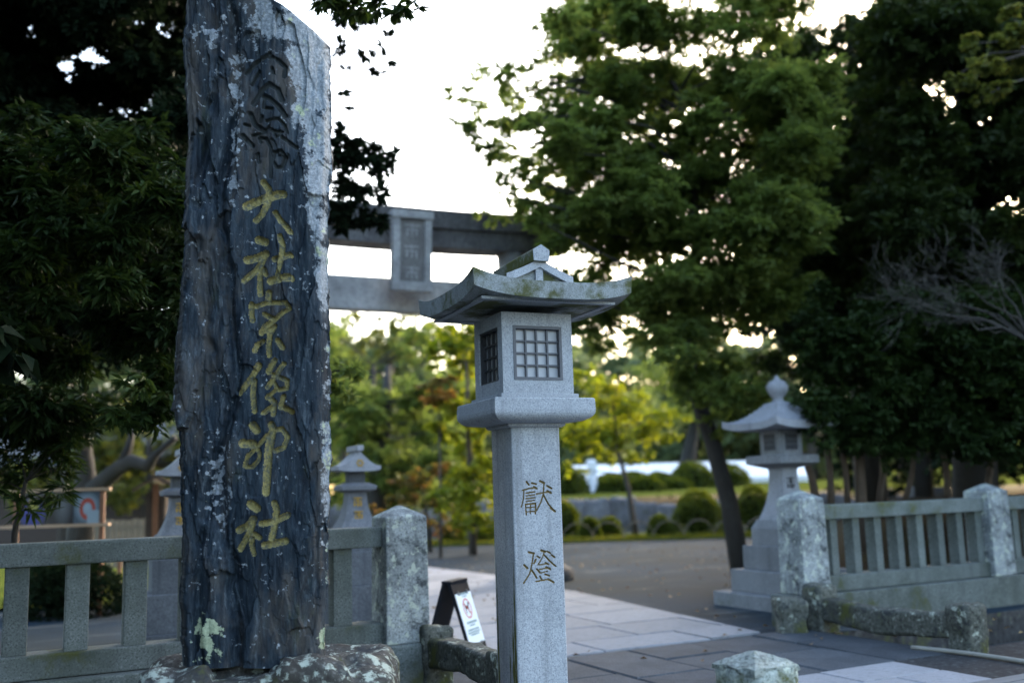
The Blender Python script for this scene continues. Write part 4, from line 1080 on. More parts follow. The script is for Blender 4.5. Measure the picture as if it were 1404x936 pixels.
mb = MB(); mb.loft([[(x, -2.6, 2.7), (x, 0.4, 4.3), (x, 3.4, 2.7), (x, 3.4, 2.5), (x, -2.6, 2.5)] for x in (-3.3, 4.3)]); mb.build('roof', M['roof_tile'], bl)
# grass strip behind left fence
sheet('lawn', M['turf'], -14, -4.2, 14.2, 24, lambda X, Y: 0.03+0.05*fbm(X, Y, 55))
# earth mound behind the right fence, in the site frame
X, Y = np.meshgrid(np.linspace(0.5, 22, 50), np.linspace(0.35, 14, 40)); X = X+(Y-0.35)*1.0
E_ = np.clip((X-(Y-0.35)*1.0-0.5)*0.7, 0, 1)
Z = 0.01+np.clip((Y-0.35)*0.45, 0, 0.8)*E_+0.15*(fbm(X*1.2, Y*1.2, 57)-0.4)*E_
o0 = np.array(RP); ux, uy = np.array(SU), np.array(SV)
Pm = o0+ux*X[..., None]+uy*Y[..., None]; Pm[..., 2] = Z
idx = np.arange(X.size).reshape(X.shape); q = np.stack([idx[:-1, :-1], idx[:-1, 1:], idx[1:, 1:], idx[1:, :-1]], -1).reshape(-1, 4)
struct(link('earth_bank', np_mesh('earth_bank', Pm.reshape(-1, 3), q, True), M['earth']))

# ================================================================== VEGETATION
def leaf_mesh(name, C, D, Nn, L, Wd, tint, fold=0.25):
    """rhombic folded leaves: base C, direction D, blade normal Nn"""
    D = D/np.linalg.norm(D, axis=1, keepdims=True)
    B = np.cross(D, Nn); B /= np.linalg.norm(B, axis=1, keepdims=True)+1e-9; U_ = np.cross(B, D)
    L = L[:, None]; Wd = Wd[:, None]
    v0 = C; v1 = C+D*L*0.45+B*Wd*0.5+U_*Wd*fold; v2 = C+D*L-U_*L*0.06; v3 = C+D*L*0.45-B*Wd*0.5+U_*Wd*fold
    n = len(C); V = np.stack([v0, v1, v2, v3], 1).reshape(-1, 3)
    i = np.arange(n)*4; T1 = np.stack([i, i+1, i+2], -1); T2 = np.stack([i, i+2, i+3], -1)
    F = np.stack([T1, T2], 1).reshape(-1, 3)
    me = np_mesh(name, V, F)
    at = me.attributes.new('tint', 'FLOAT', 'FACE'); at.data.foreach_set('value', np.repeat(tint, 2).astype(np.float32))
    return me
def sprays(clumps, per=22, L=0.1, Wd=0.035, flat=0.5, droop=0.15, spread=0.55, tvar=0.3, rng=RNG):
    """clumps: (x,y,z, rx,ry,rz, n, tint). Leaves sit along short twigs that fill each clump."""
    Cs, Ds, Ns, Ts = [], [], [], []
    for (x, y, z, rx, ry, rz, n, t0) in clumps:
        k = max(1, int(n/per))
        u = rng.normal(size=(k, 3)); u /= np.linalg.norm(u, axis=1, keepdims=True); r = rng.random((k, 1))**0.45
        c = np.array([x, y, z])+u*r*np.array([rx, ry, rz])
        d = u*0.7+rng.normal(size=(k, 3))*0.55; d[:, 2] = d[:, 2]*(1-flat)-droop
        d /= np.linalg.norm(d, axis=1, keepdims=True)
        tl = spread*max(rx, rz)*(0.6+0.8*rng.random((k, 1)))
        tt = rng.random((k, per, 1))
        side = rng.choice([-1, 1], (k, per, 1))
        up = np.zeros((k, 3)); up[:, 2] = 1; up += rng.normal(size=(k, 3))*0.35
        sd = np.cross(d, up); sd /= np.linalg.norm(sd, axis=1, keepdims=True)+1e-9
        pc = c[:, None]+d[:, None]*(tl[:, None]*(tt-0.4))+rng.normal(size=(k, per, 3))*tl[:, None]*0.07
        ld = d[:, None]*(0.5+0.5*rng.random((k, per, 1)))+sd[:, None]*side*0.9+rng.normal(size=(k, per, 3))*0.3
        ld[..., 2] -= droop
        nn = up[:, None]+rng.normal(size=(k, per, 3))*0.45
        Cs.append(pc.reshape(-1, 3)); Ds.append(ld.reshape(-1, 3)); Ns.append(nn.reshape(-1, 3))
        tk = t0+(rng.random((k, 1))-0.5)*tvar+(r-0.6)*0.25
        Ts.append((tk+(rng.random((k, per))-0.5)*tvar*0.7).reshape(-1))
    C = np.concatenate(Cs); n = len(C)
    ls = L*(0.65+0.7*rng.random(n)); ws = Wd*(0.7+0.6*rng.random(n))
    return C, np.concatenate(Ds), np.concatenate(Ns), ls, ws, np.clip(np.concatenate(Ts), 0, 1)
def tree(name, label, base, trunk, radii, clumps, leafmat_, bark, group=None, per=22, L=0.1, Wd=0.035, flat=0.5, droop=0.15, spread=0.55, cat='tree', limbs=True, tvar=0.3, lr=0.35, lf=1.0):
    t = empty(name, base, 0, label, cat, group)
    off = Vector(base)
    tk = [Vector(p) for p in trunk]
    mb = MB(); mb.tube([p-off for p in tk], radii, 9)
    # denser polyline for limb attachment
    dense = []
    for i in range(len(tk)-1):
        for s in range(6): f = s/6; dense.append((tk[i].lerp(tk[i+1], f), radii[i]*(1-f)+radii[i+1]*f))
    dense.append((tk[-1], radii[-1]))
    if limbs:
        for (x, y, z, rx, ry, rz, n, t0) in clumps:
            if random.random() > lf: continue
            c = Vector((x, y, z))
            p, r = min(dense, key=lambda d: (d[0]-c).length+0.9*max(0, d[0].z-c.z+0.2*(d[0]-c).length))
            ln = (c-p).length
            if ln < 0.15: continue
            mid = p.lerp(c, 0.5)+Vector((random.uniform(-.1, .1), random.uniform(-.1, .1), random.uniform(-.02, .12)))*ln
            r0 = min(r*0.6, 0.006+0.011*ln)
            mb.tube([p-off, mid-off, c-off], [r0, r0*0.6, r0*lr*0.5], 5, cap=False)
    mb.build('trunk', bark, t, True)
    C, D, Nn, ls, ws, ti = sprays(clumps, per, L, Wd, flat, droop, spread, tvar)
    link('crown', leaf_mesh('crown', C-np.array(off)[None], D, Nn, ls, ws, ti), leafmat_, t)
    return t
def pc(lst, Y, dy=1.2, dens=1.0, t0=0.45, zs=0.7, ys=1.0, jit=True):
    """clumps from (px, py, radius px [, n factor]) at about depth Y"""
    out = []
    for e in lst:
        px_, py_, r = e[:3]; kf = e[3] if len(e) > 3 else 1.0
        yy = Y+random.uniform(-dy, dy); c = W(px_, py_, yy); R = r*yy/FPX
        out.append((c.x, c.y, c.z, R, R*ys, R*zs, int(kf*dens*r*r), t0+random.uniform(-.15, .15)))
    return out
def fill(x0, x1, y0, y1, n, r0, r1, ok=None, kf=1.0, seed=0):
    rr = random.Random(seed); out = []
    while len(out) < n:
        x, y = rr.uniform(x0, x1), rr.uniform(y0, y1)
        if ok is None or ok(x, y): out.append((x, y, rr.uniform(r0, r1), kf))
    return out

# --- big conifer right of the torii
lst = [(632,128,14,.7),(655,142,18,.7),(622,170,10,.7),(648,178,16,.7),(690,100,22,.6),(695,135,22,.55),(668,168,18,.5),(705,170,22,.6),(690,205,18,.5),(745,45,16,.8),(770,30,20,.9),(800,22,18,.9),(760,75,22,.9),(790,60,28),(725,215,20,.6),(700,240,16,.6),(690,265,14,.5),(712,275,16,.5),(740,250,26,.8),(745,120,20,.6),(770,150,30),(735,170,18,.5),(830,50,34),(860,95,36),(820,120,36),(880,45,30),(905,90,28,.7),(930,55,24,.6),(960,25,26,.9),(800,190,38),(850,170,38),(890,150,34),(940,120,28,.6),(970,95,26,.7),(1010,40,30,.8),(1010,100,34),(990,150,34),(930,190,34,.8),(870,220,40),(820,240,38),(770,215,30),(785,270,34),(840,285,40),(900,260,40),(950,250,38),(1000,210,40),(1050,170,36),(1060,110,30,.8),(760,300,28,.9),(800,320,32),(860,330,40),(920,320,42),(980,300,42),(1040,260,42),(1090,230,40),(760,330,20,.8),(830,365,30,.8),(890,380,34,.8),(950,380,40),(1010,360,42),(1070,330,40),(850,405,24,.5),(910,425,28,.6),(970,440,34,.9),(1030,420,36),(1080,400,36),(880,460,20,.5),(930,480,24,.6),(985,500,30),(1040,490,34),(960,540,26,.8),(1000,570,26,.9),(1030,540,30)]
lst += fill(800, 1080, 90, 400, 24, 26, 36, None, 0.8, 4)
lst += fill(660, 800, 80, 310, 40, 9, 17, lambda x, y: x > 705-0.12*(y-80) or random.random() < 0.3, 0.75, 49)
lst += fill(1040, 1130, 40, 330, 26, 26, 38, None, 0.9, 47)+fill(780, 950, 385, 480, 22, 14, 26, None, 0.8, 48)
lst += fill(770, 1110, -50, 60, 30, 24, 38, lambda x, y: y > 20-0.5*(x-770) or x > 850, 0.75, 46)
lst = [e for e in lst if not (1035 < e[0] < 1125 and e[1] > 455)]
lst += fill(760, 1090, 100, 420, 46, 26, 40, None, 0.9, 44)+fill(930, 1040, 380, 560, 12, 22, 30, None, 0.9, 45)
cl = pc([(a, b2, r*1.15, k) for a, b2, r, k in [(e+(1.0,))[:4] for e in lst]], 14.3, 1.5, 0.80, 0.48, 0.62)
tb_ = G(1012, 803); tb_ = Vector((W(1015, 740, 14.6).x, 14.6, 0))
tree('conifer_tree', 'tall green conifer with dense layered sprays behind the stepped stone lantern', tb_,
     [tb_, W(1000, 690, 14.6), W(975, 600, 14.6), W(940, 500, 14.5), W(955, 380, 14.5), W(950, 240, 14.4), W(930, 130, 14.3), W(900, 60, 14.3)], [0.155, 0.13, 0.115, 0.11, 0.09, 0.07, 0.045, 0.015],
     cl, M['leaf_mid'], M['bark_dark'], per=26, L=0.115, Wd=0.042, flat=0.62, droop=0.10, spread=0.75, lf=0.45)
# --- dark trees on the right
okd = lambda x, y: not (1010 < x < 1210 and y < 40-abs(x-1150)*0.2)
cl = pc(fill(1040, 1260, 30, 440, 120, 32, 50, okd, 1.0, 5)+fill(1015, 1200, 250, 505, 44, 24, 38, None, 1.0, 51)+[(1250, 20, 34, 1), (1290, 15, 36, 1), (1225, 70, 34, 1)], 19, 2.0, 0.50, 0.35)
b_ = Vector((W(1190, 640, 19).x, 19, 0.4))
tree('evergreen_tree', 'dark dense evergreen tree standing behind the conifer and leafless branches', b_, [b_, W(1185, 500, 19), W(1170, 300, 19), W(1165, 60, 19)], [0.32, 0.26, 0.18, 0.06], cl, M['leaf_deep2'], M['bark_dark'], per=22, L=0.14, Wd=0.055)
cl = pc(fill(1215, 1480, -40, 540, 170, 38, 58, None, 1.0, 6), 15.5, 2.0, 0.50, 0.30)
b_ = Vector((W(1330, 640, 16).x, 16, 0.6))
tree('evergreen_tree', 'very dark broad evergreen tree rising above the leafless lichen twigs', b_, [b_, W(1335, 480, 16), W(1320, 240, 15.8), W(1330, -40, 15.6)], [0.36, 0.30, 0.2, 0.08], cl, M['leaf_deep2'], M['bark_dark'], per=22, L=0.12, Wd=0.05)
cl = pc([(1330,60,16),(1350,90,20),(1375,60,22),(1330,110,16),(1365,120,16),(1395,45,22),(1400,85,20),(1310,105,10),(1345,135,10),(1385,20,16),(1420,60,24),(1440,90,24)], 11.5, 0.4, 0.9, 0.5, 0.8)
b_ = Vector((W(1560, 640, 11.8).x, 11.8, 0.5))
tree('maple_tree', 'bright olive green leafy branch hanging in front of the dark evergreen', b_, [b_, W(1560, 400, 11.8), W(1520, 150, 11.7), W(1420, 70, 11.6)], [0.18, 0.15, 0.10, 0.03], cl, M['leaf_olive'], M['bark'], per=20, L=0.075, Wd=0.05)
# the dark wood continues to the right, beyond the frame, and keeps the low light off the gravel
for k_, (x_, y_) in enumerate(((13.5, 24), (17, 29), (12.5, 31), (21, 25), (17, 19), (16.5, 36), (22, 33), (13, 14.5))):
    rr = random.Random(170+k_); b_ = Vector((x_, y_, 0.3)); cl = []
    for i in range(64):
        a = rr.uniform(0, 6.28); q_ = rr.uniform(0, 1)**0.5; z_ = rr.uniform(1.5, 11)
        cl.append((x_+2.9*q_*math.cos(a)*(1.2-z_/16), y_+2.9*q_*math.sin(a)*(1.2-z_/16), z_, 0.95, 0.95, 0.75, 330, 0.35))
    tree('wood_tree', 'tall dark tree of the wood behind the shrub tree and mossy fence', b_, [b_, b_+Vector((0.1, 0, 4)), b_+Vector((0, 0.2, 10))], [0.3, 0.24, 0.08], cl, M['leaf_shade'], M['bark_dark'], 'dark trees of the wood', per=18, L=0.26, Wd=0.12, lf=0.2)
# --- shrubby tree with several stems behind the right fence
okb = lambda x, y: y > 440-0.25*(x-1180) if x < 1250 else y > 400
cl = pc(fill(1085, 1460, 400, 610, 120, 28, 44, lambda x, y: okb(x, y) and (x > 1128 or y < 470), 1.0, 8)+[(1110,460,24),(1118,505,22),(1108,580,20),(1110,430,26),(1130,405,24)], 12.7, 0.6, 0.55, 0.4)
cl += pc([(1116,578,15),(1122,548,17),(1108,562,11),(1128,600,16),(1135,575,18)], 11.8, 0.1, 0.55, 0.45)
b_ = Vector((W(1180, 690, 13).x, 13, 0.55))
sh = tree('shrub_tree', 'rounded dark green shrub tree with bare brown stems behind the mossy fence', b_, [b_, W(1178, 620, 13), W(1190, 560, 13)], [0.075, 0.065, 0.05], cl, M['leaf_dark'], M['bark_brown'], per=20, L=0.085, Wd=0.04, lf=0.1)
off = b_
for (x0, y0, x1, y1, r) in ((1140, 700, 1130, 590, .05), (1163, 700, 1150, 590, .045), (1205, 700, 1210, 600, .05), (1240, 690, 1255, 610, .04), (1120, 690, 1100, 620, .06), (1300, 690, 1290, 600, .05), (1350, 690, 1360, 600, .05)):
    a, c2 = W(x0, y0, 13.1), W(x1, y1, 12.9)
    mb = MB(); mb.tube([a-off, a.lerp(c2, 0.5)-off+Vector((0.03, 0, 0)), c2-off], [r, r*0.85, r*0.7], 7); mb.build('stem', M['bark_brown'], sh, True)
# --- leafless lichen covered tree
def bare_tree():
    rr = random.Random(12); b0 = Vector((W(1420, 700, 11.3).x, 11.3, 0.6))
    t = empty('leafless_tree', b0, 0, 'leafless tree with tangled grey lichen twigs above the mossy fence', 'tree')
    tr_ = MB(); br2 = MB()
    segs = []
    def grow(p, d, L, r, depth):
        pts = [p]; rad = [r]; q = p.copy(); dd = d.copy()
        for i in range(4):
            dd = (dd+Vector((rr.uniform(-1, 1), rr.uniform(-1, 1), rr.uniform(-.8, .9)))*0.38).normalized(); q = q+dd*L/4; pts.append(q.copy()); rad.append(r*(1-0.16*(i+1)))
        (tr_ if depth < 1 else br2).tube([x-b0 for x in pts], rad, 6 if depth < 2 else 4, cap=False)
        if depth < 4:
            for k in range(4 if depth < 3 else 3):
                i = rr.choice((2, 3, 4)) if k else 4
                nd = (dd+Vector((rr.uniform(-1, 1)-0.25*(depth < 3), rr.uniform(-.8, .8), rr.uniform(-.55, .7)))*0.95).normalized()
                grow(pts[i], nd, L*rr.uniform(.6, .85), max(0.0032, rad[i]*0.74), depth+1)
    top_ = W(1415, 470, 11.3)
    tr_.tube([Vector((0, 0, -0.2)), (W(1425, 600, 11.3)-b0), top_-b0], [0.09, 0.07, 0.04], 8)
    for tgt_, L in ((W(1200, 400, 11.2), 0.75), (W(1150, 385, 11.0), 0.8), (W(1280, 350, 11.2), 0.7), (W(1390, 350, 11.0), 0.6), (W(1300, 440, 11.2), 0.6), (W(1240, 370, 11.6), 0.7), (W(1340, 380, 10.9), 0.6), (W(1180, 350, 11.4), 0.7), (W(1330, 320, 11.3), 0.6), (W(1250, 430, 11.0), 0.6)):
        d = (tgt_-top_); st = top_+d*0.45
        tr_.tube([top_-b0, top_+d*0.25-b0+Vector((0, 0, .1)), st-b0], [0.017, 0.013, 0.009], 6, cap=False)
        grow(st, d.normalized(), L*0.6, 0.0075, 1)
    tr_.build('trunk', M['bark_dark'], t, True); br2.build('twigs', M['twig_grey'], t, True)
bare_tree()

# --- left: deep dark tree behind the name stone, with glints of sky
gl = [(40,40,16),(55,60,10),(90,92,8),(85,135,8),(140,138,6),(150,70,8),(187,25,9),(235,38,22),(215,130,12),(172,150,5),(180,190,6),(208,190,6),(150,230,6),(155,150,5),(200,265,6),(225,295,10),(230,335,10),(215,430,18),(245,480,14)]
def okg(x, y): return all((x-a)**2+(y-b2)**2 > (r*1.35+26)**2*0.62 for a, b2, r in gl)
cl = pc(fill(-120, 270, -60, 480, 290, 26, 42, okg, 1.0, 9), 10.6, 1.2, 0.60, 0.35, 0.85)
cl += pc(fill(-120, 300, -60, 470, 130, 30, 44, okg, 1.0, 10), 12.9, 0.8, 0.45, 0.3)
cl += pc(fill(-420, 330, -620, -60, 150, 44, 64, None, 1.0, 11), 11.0, 1.8, 0.28, 0.3)
cl += pc(fill(-60, 262, -40, 470, 120, 20, 30, okg, 1.0, 15), 11.8, 0.8, 0.75, 0.3, 0.85)
cl += pc(fill(-30, 262, -30, 240, 150, 14, 22, lambda x, y: all((x-a)**2+(y-b2)**2 > (r*0.8+11)**2 for a, b2, r in gl), 1.0, 16), 10.9, 0.7, 0.8, 0.35, 0.85)
cl += pc(fill(10, 262, 0, 240, 95, 15, 24, lambda x, y: all((x-a)**2+(y-b2)**2 > (r*0.5+9)**2 for a, b2, r in gl), 1.0, 18), 11.6, 0.7, 0.9, 0.3, 0.85)
# parts right of the name stone
cl += pc([(462,220,22),(480,205,20),(500,215,22),(520,225,18),(535,215,9),(470,255,20),(515,262,14),(490,265,14,.7),(470,300,18),(495,300,20),(520,300,14),(470,285,18),(460,190,16)], 10.4, 0.4, 0.85, 0.45, 0.8)
cl += pc([(470,30,16,.7),(495,25,14,.7),(470,70,14,.4),(500,75,12,.45),(525,70,10,.4),(535,50,9,.4),(520,100,9,.5),(498,75,9,.6),(470,100,10,.35),(500,100,9,.4),(465,130,9,.35),(475,150,8,.35),(462,165,9,.35),(535,85,6,.4),(545,30,6,.4)], 10.2, 0.4, 0.8, 0.5, 0.8)
b_ = Vector((W(-90, 720, 11.2).x, 11.2, 0))
tree('broadleaf_tree', 'huge dark broadleaf tree behind the name stone with glints of sky', b_, [b_, W(-80, 560, 11.6), W(0, 380, 12.0), W(150, 230, 12), W(320, 150, 11.4), W(430, 90, 10.6)], [0.30, 0.24, 0.18, 0.12, 0.07, 0.03], cl, M['leaf_shade'], M['bark_dark'], per=20, L=0.105, Wd=0.045, spread=0.7, lr=0.3, lf=0.0)
# overhanging sprig at the top, close to the stone
cl = pc([(500,8,12),(520,8,12),(540,12,11),(556,14,9),(568,8,8),(480,5,14),(460,0,16),(440,-6,18)], 6.9, 0.15, 0.55, 0.6, 0.7)
cl += pc(fill(-40, 250, 150, 590, 66, 26, 40, lambda x, y: x+0.55*y < 520 and y > 160+0.1*x or (abs(y-260) < 60 and x < 240) or (y > 400 and x < 235), 1.0, 14), 7.6, 0.5, 0.58, 0.38, 0.8)
cl += pc([(225,235,16),(240,225,12),(205,262,18),(160,285,20),(180,310,20),(150,250,20),(120,230,22),(225,540,14),(200,560,16),(170,575,16),(215,500,18),(190,520,20),(150,560,18)], 7.3, 0.3, 0.30, 0.65, 0.7)
b_ = Vector((W(-150, 800, 7.6).x, 7.6, 0))
tree('broadleaf_tree', 'dark tree whose long glossy leaves hang over the fence beside the name stone', b_, [b_, W(-150, 600, 7.6), W(-150, 380, 7.6), W(-150, 60, 7.5), W(150, -220, 7.3), W(450, -60, 7.0)], [0.16, 0.14, 0.11, 0.07, 0.035, 0.012], cl, M['leaf_dark'], M['bark_dark'], per=14, L=0.10, Wd=0.030, droop=0.25, spread=0.8, lr=0.25, lf=0.0)
# unseen trees added left of the camera to block light from that side
for k_, (x_, y_, lab) in enumerate(((-5.7, 3.0, 'dark unseen tree added for shade close to the name stone'), (-5.6, -1.2, 'dark unseen tree added for shade beside the forecourt planks'), (-5.6, -5.6, 'dark unseen tree added for shade at the far end of the planks'))):
    rr = random.Random(70+k_); b_ = Vector((x_, y_, 0)); cl = []
    for i in range(120):
        a = rr.uniform(0, 6.28); q_ = rr.uniform(0, 1)**0.5; z_ = rr.uniform(0.6, 13)
        cl.append((x_+2.7*q_*math.cos(a)*(1.15-z_/19), y_+3.4*q_*math.sin(a)*(1.15-z_/19), z_, 0.85, 0.85, 0.75, 1000, 0.35))
    tree('added_shade_tree', lab, b_, [b_, b_+Vector((0.1, 0, 3)), b_+Vector((0, 0.2, 8))], [0.3, 0.24, 0.08], cl, M['leaf_shade'], M['bark_dark'], per=18, L=0.22, Wd=0.11)
# spray beside the stone
cl = pc([(465,500,13),(480,508,12),(495,512,10),(508,510,6),(462,530,13),(475,540,10),(450,515,16),(430,520,16)], 8.3, 0.15, 0.7, 0.75, 0.5)
b_ = Vector((W(395, 800, 8.6).x, 8.6, 0))
tree('young_tree', 'bright green leafy branch reaching out from behind the name stone', b_, [b_, W(392, 650, 8.6), W(400, 540, 8.5), W(450, 510, 8.3)], [0.05, 0.04, 0.03, 0.012], cl, M['leaf_mid'], M['bark_dark'], per=16, L=0.085, Wd=0.026, spread=0.8)
# oleander with narrow leaves behind the left fence
cl = pc([(60,610,24),(80,640,22),(40,650,22),(95,620,18),(75,680,18),(30,690,20),(90,665,14),(20,620,24),(-5,660,26),(100,600,14)], 7.9, 0.3, 0.20, 0.5, 0.9)
b_ = Vector((W(15, 800, 7.9).x, 7.9, 0))
tree('oleander_shrub', 'shrub with long narrow leaves rising above the fence rail before the display board', b_, [b_, W(20, 730, 7.9), W(35, 660, 7.9)], [0.03, 0.025, 0.015], cl, M['leaf_dark'], M['bark_dark'], cat='shrub', per=12, L=0.15, Wd=0.024, droop=0.05, spread=1.0)
# limb tree in the left middle distance
cl = pc([(70,560,26,.8),(110,550,26,.8),(150,545,26,.8),(190,560,20,.6),(60,600,22,.5),(110,600,20,.4),(140,575,18,.5),(20,560,30)], 16.5, 0.8, 0.6, 0.4)
b_ = Vector((W(108, 740, 16.5).x, 16.5, 0))
lt = tree('spreading_tree', 'dark tree with one long crooked limb behind the display board', b_, [b_, W(112, 690, 16.5), W(118, 650, 16.5), W(112, 590, 16.5), W(110, 540, 16.5)], [0.24, 0.2, 0.15, 0.12, 0.08], cl, M['leaf_dark'], M['bark_dark'], per=16, L=0.12, Wd=0.05)
mb = MB(); mb.tube([W(112, 686, 16.5)-b_, W(140, 660, 16.4)-b_, W(162, 642, 16.3)-b_, W(182, 632, 16.2)-b_, W(203, 638, 16.1)-b_, W(214, 622, 16.1)-b_, W(240, 600, 16.0)-b_], [0.17, 0.15, 0.13, 0.12, 0.11, 0.06, 0.05], 8); mb.tube([W(165, 640, 16.3)-b_, W(175, 615, 16.3)-b_, W(182, 590, 16.3)-b_], [0.1, 0.07, 0.05], 7); mb.build('limb', M['bark_dark'], lt, True)

# --- middle: maples and turning shrubs
cl = pc([(620,470,24),(650,455,22),(600,480,18),(640,500,26),(665,480,20),(610,455,16),(650,540,22,.8),(625,560,24),(600,580,16,.8),(660,585,22),(640,610,26),(610,595,16),(665,640,24),(630,655,24),(655,680,24),(610,680,18),(640,710,22),(670,715,20),(590,500,12,.7)], 23, 1.0, 0.95, 0.45)
b_ = Vector((W(648, 745, 23.3).x, 23.3, 0))
tree('maple_tree', 'yellow green maple tree behind the carved lantern pillar', b_, [b_, W(648, 690, 23.3), W(642, 600, 23.2), W(640, 500, 23)], [0.10, 0.085, 0.06, 0.03], cl, M['leaf_yellow'], M['bark'], per=20, L=0.13, Wd=0.09)
cl = pc([(592,525,16),(605,545,18),(590,550,10),(612,520,10)], 22.5, 0.3, 1.3, 0.7)
b_ = Vector((W(604, 748, 22.6).x, 22.6, 0))
tree('young_maple', 'slender maple with a patch of orange turning leaves', b_, [b_, W(604, 680, 22.6), W(602, 560, 22.5)], [0.04, 0.03, 0.015], cl, M['leaf_orange'], M['bark'], per=20, L=0.11, Wd=0.08)
cl = pc([(550,660,16),(575,652,18),(600,642,14),(540,680,12),(560,685,14),(590,690,16),(580,715,14),(610,725,14),(520,700,12),(620,705,12)], 24.5, 0.5, 1.1, 0.45)
b_ = Vector((W(590, 748, 24.8).x, 24.8, 0))
tree('turning_shrub', 'low olive and orange shrub beside the small gold lettered lantern', b_, [b_, W(588, 720, 24.8), W(580, 680, 24.7)], [0.06, 0.05, 0.03], cl, M['leaf_orange'], M['bark_dark'], cat='shrub', per=18, L=0.12, Wd=0.08, tvar=0.9)
cl = pc([(800,520,24,.8),(830,540,28),(865,555,26),(800,560,26),(840,590,28),(880,590,26),(905,570,22),(920,600,18,.7),(800,610,24),(840,620,20,.8),(870,625,18,.7),(780,590,20),(815,585,26),(900,620,14,.6),(790,640,16,.7),(930,575,12,.6)], 28.6, 1.0, 0.75, 0.45)
b_ = Vector((W(872, 728, 28.4).x, 28.4, 0))
tree('maple_tree', 'slim yellow green maple with forked trunk beside the round clipped bushes', b_, [b_, W(866, 700, 28.4), W(862, 670, 28.4), W(845, 610, 28.4), W(840, 540, 28.4)], [0.10, 0.085, 0.07, 0.05, 0.03], cl, M['leaf_yellow'], M['bark'], per=18, L=0.14, Wd=0.10, limbs=True)
# --- evergreens between, their leaves lightened in place of haze
for (name, label, x, Y, lst2, mt) in (
    ('evergreen_tree', 'dark green evergreen beyond the small gold lettered lantern', 520, 29, fill(450, 620, 520, 690, 34, 22, 34, None, 1, 31), 'leaf_mid'),
    ('evergreen_tree', 'broad green tree under the torii beam', 500, 36, fill(440, 640, 450, 600, 34, 20, 34, lambda x, y: y > 470+25*math.sin(x/25), .9, 32), 'leaf_mid'),
    ('evergreen_tree', 'leaning dark trunked tree beyond the long white band', 945, 44, fill(880, 1010, 500, 600, 14, 22, 30, None, 1, 33), 'leaf_mid')):
    cl = pc(lst2, Y, 1.2, 0.55, 0.4)
    b_ = Vector((W(x, 700, Y).x, Y, 0 if Y < 35 else 1.1))
    tree(name, label, b_, [b_, W(x-4, 640, Y), W(x+8, 580, Y), W(x+12, 500, Y)], [0.30 if Y < 40 else 0.4, 0.25 if Y < 40 else 0.36, 0.2, 0.08], cl, M[mt], M['bark_dark'], per=20, L=0.2, Wd=0.09)
# sparse high crown left under the beam where the sky shows through
cl = pc(fill(450, 620, 425, 500, 26, 12, 22, None, .6, 35), 40, 1.5, 0.7, 0.5)
b_ = Vector((W(540, 700, 40).x, 40, 1.1))
tree('broadleaf_tree', 'light airy tree whose top shows below the torii cross beam', b_, [b_, W(540, 600, 40), W(535, 480, 40)], [0.3, 0.22, 0.08], cl, M['leaf_olive'], M['bark'], per=18, L=0.22, Wd=0.12)
# far trees on the hill
ft = 0
for i in range(24):
    x = -150+i*60+random.uniform(-20, 20); Y = random.uniform(52, 72)
    hgt = 448+random.uniform(-22, 22)
    if x < 240: hgt -= 20
    if 660 < x < 960: hgt += 22
    lst2 = fill(x-62, x+62, hgt, 655, 26, 22, 36, lambda a, b2: ((a-x)/70)**2+((b2-600)/(640-hgt))**2 < 1.1, 1.0, 100+i)
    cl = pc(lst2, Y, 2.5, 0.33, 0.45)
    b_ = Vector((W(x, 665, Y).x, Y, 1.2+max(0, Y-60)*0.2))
    tree('hill_tree', 'green tree with leaves paled for haze on the wooded hill behind the long white band', b_, [b_, W(x, 620, Y), W(x, 520, Y)], [0.4, 0.3, 0.1], cl, M['leaf_hazed'], M['bark'], 'trees on the wooded hill', per=16, L=0.42, Wd=0.24)
# left middle distance greenery
for (x, Y, lst2, lab) in ((90, 26, fill(20, 200, 560, 690, 26, 20, 32, None, 1, 41), 'yellow green tree seen past the crooked limb and display board'), (205, 28, fill(160, 290, 580, 700, 20, 16, 26, None, .9, 42), 'olive and rust tinted tree near the small roofed notice post')):
    cl = pc(lst2, Y, 1.0, 0.6, 0.5); b_ = Vector((W(x, 720, Y).x, Y, 0))
    tree('garden_tree', lab, b_, [b_, W(x, 660, Y), W(x, 590, Y)], [0.2, 0.16, 0.06], cl, M['leaf_olive'], M['bark'], per=18, L=0.15, Wd=0.08)
# hedge under the display board
def bush(name, label, x, Y, rx, rz, mat, z0=0.0, n=2600, group=None, L=0.07, py_=None):
    b_ = Vector((W(x, py_ or 720, Y).x, Y, z0)); t = empty(name, b_, 0, label, 'bush', group)
    u = RNG.normal(size=(n, 3)); u /= np.linalg.norm(u, axis=1, keepdims=True); u[:, 2] = np.abs(u[:, 2])*1.9-0.9
    sd_ = int(x*7) % 97
    s = 0.78+0.18*RNG.random((n, 1))+0.30*(fbm(u[:, 0]*2.2+sd_, u[:, 1]*2.2+u[:, 2]*2.6, 61)[:, None]-0.35)
    C = u*s*np.array([rx, rx*0.9, rz])+np.array([0, 0, rz*0.9])
    D = u+RNG.normal(size=(n, 3))*0.6; Nn = u+RNG.normal(size=(n, 3))*0.5
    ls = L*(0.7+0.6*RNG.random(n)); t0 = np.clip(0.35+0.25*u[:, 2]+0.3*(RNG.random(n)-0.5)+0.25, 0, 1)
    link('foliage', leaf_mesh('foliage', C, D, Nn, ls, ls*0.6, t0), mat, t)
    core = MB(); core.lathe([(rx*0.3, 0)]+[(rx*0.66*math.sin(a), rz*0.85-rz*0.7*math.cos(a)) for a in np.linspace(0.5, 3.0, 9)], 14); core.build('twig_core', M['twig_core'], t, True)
    return t
GB = 'clipped bushes of the garden strip'
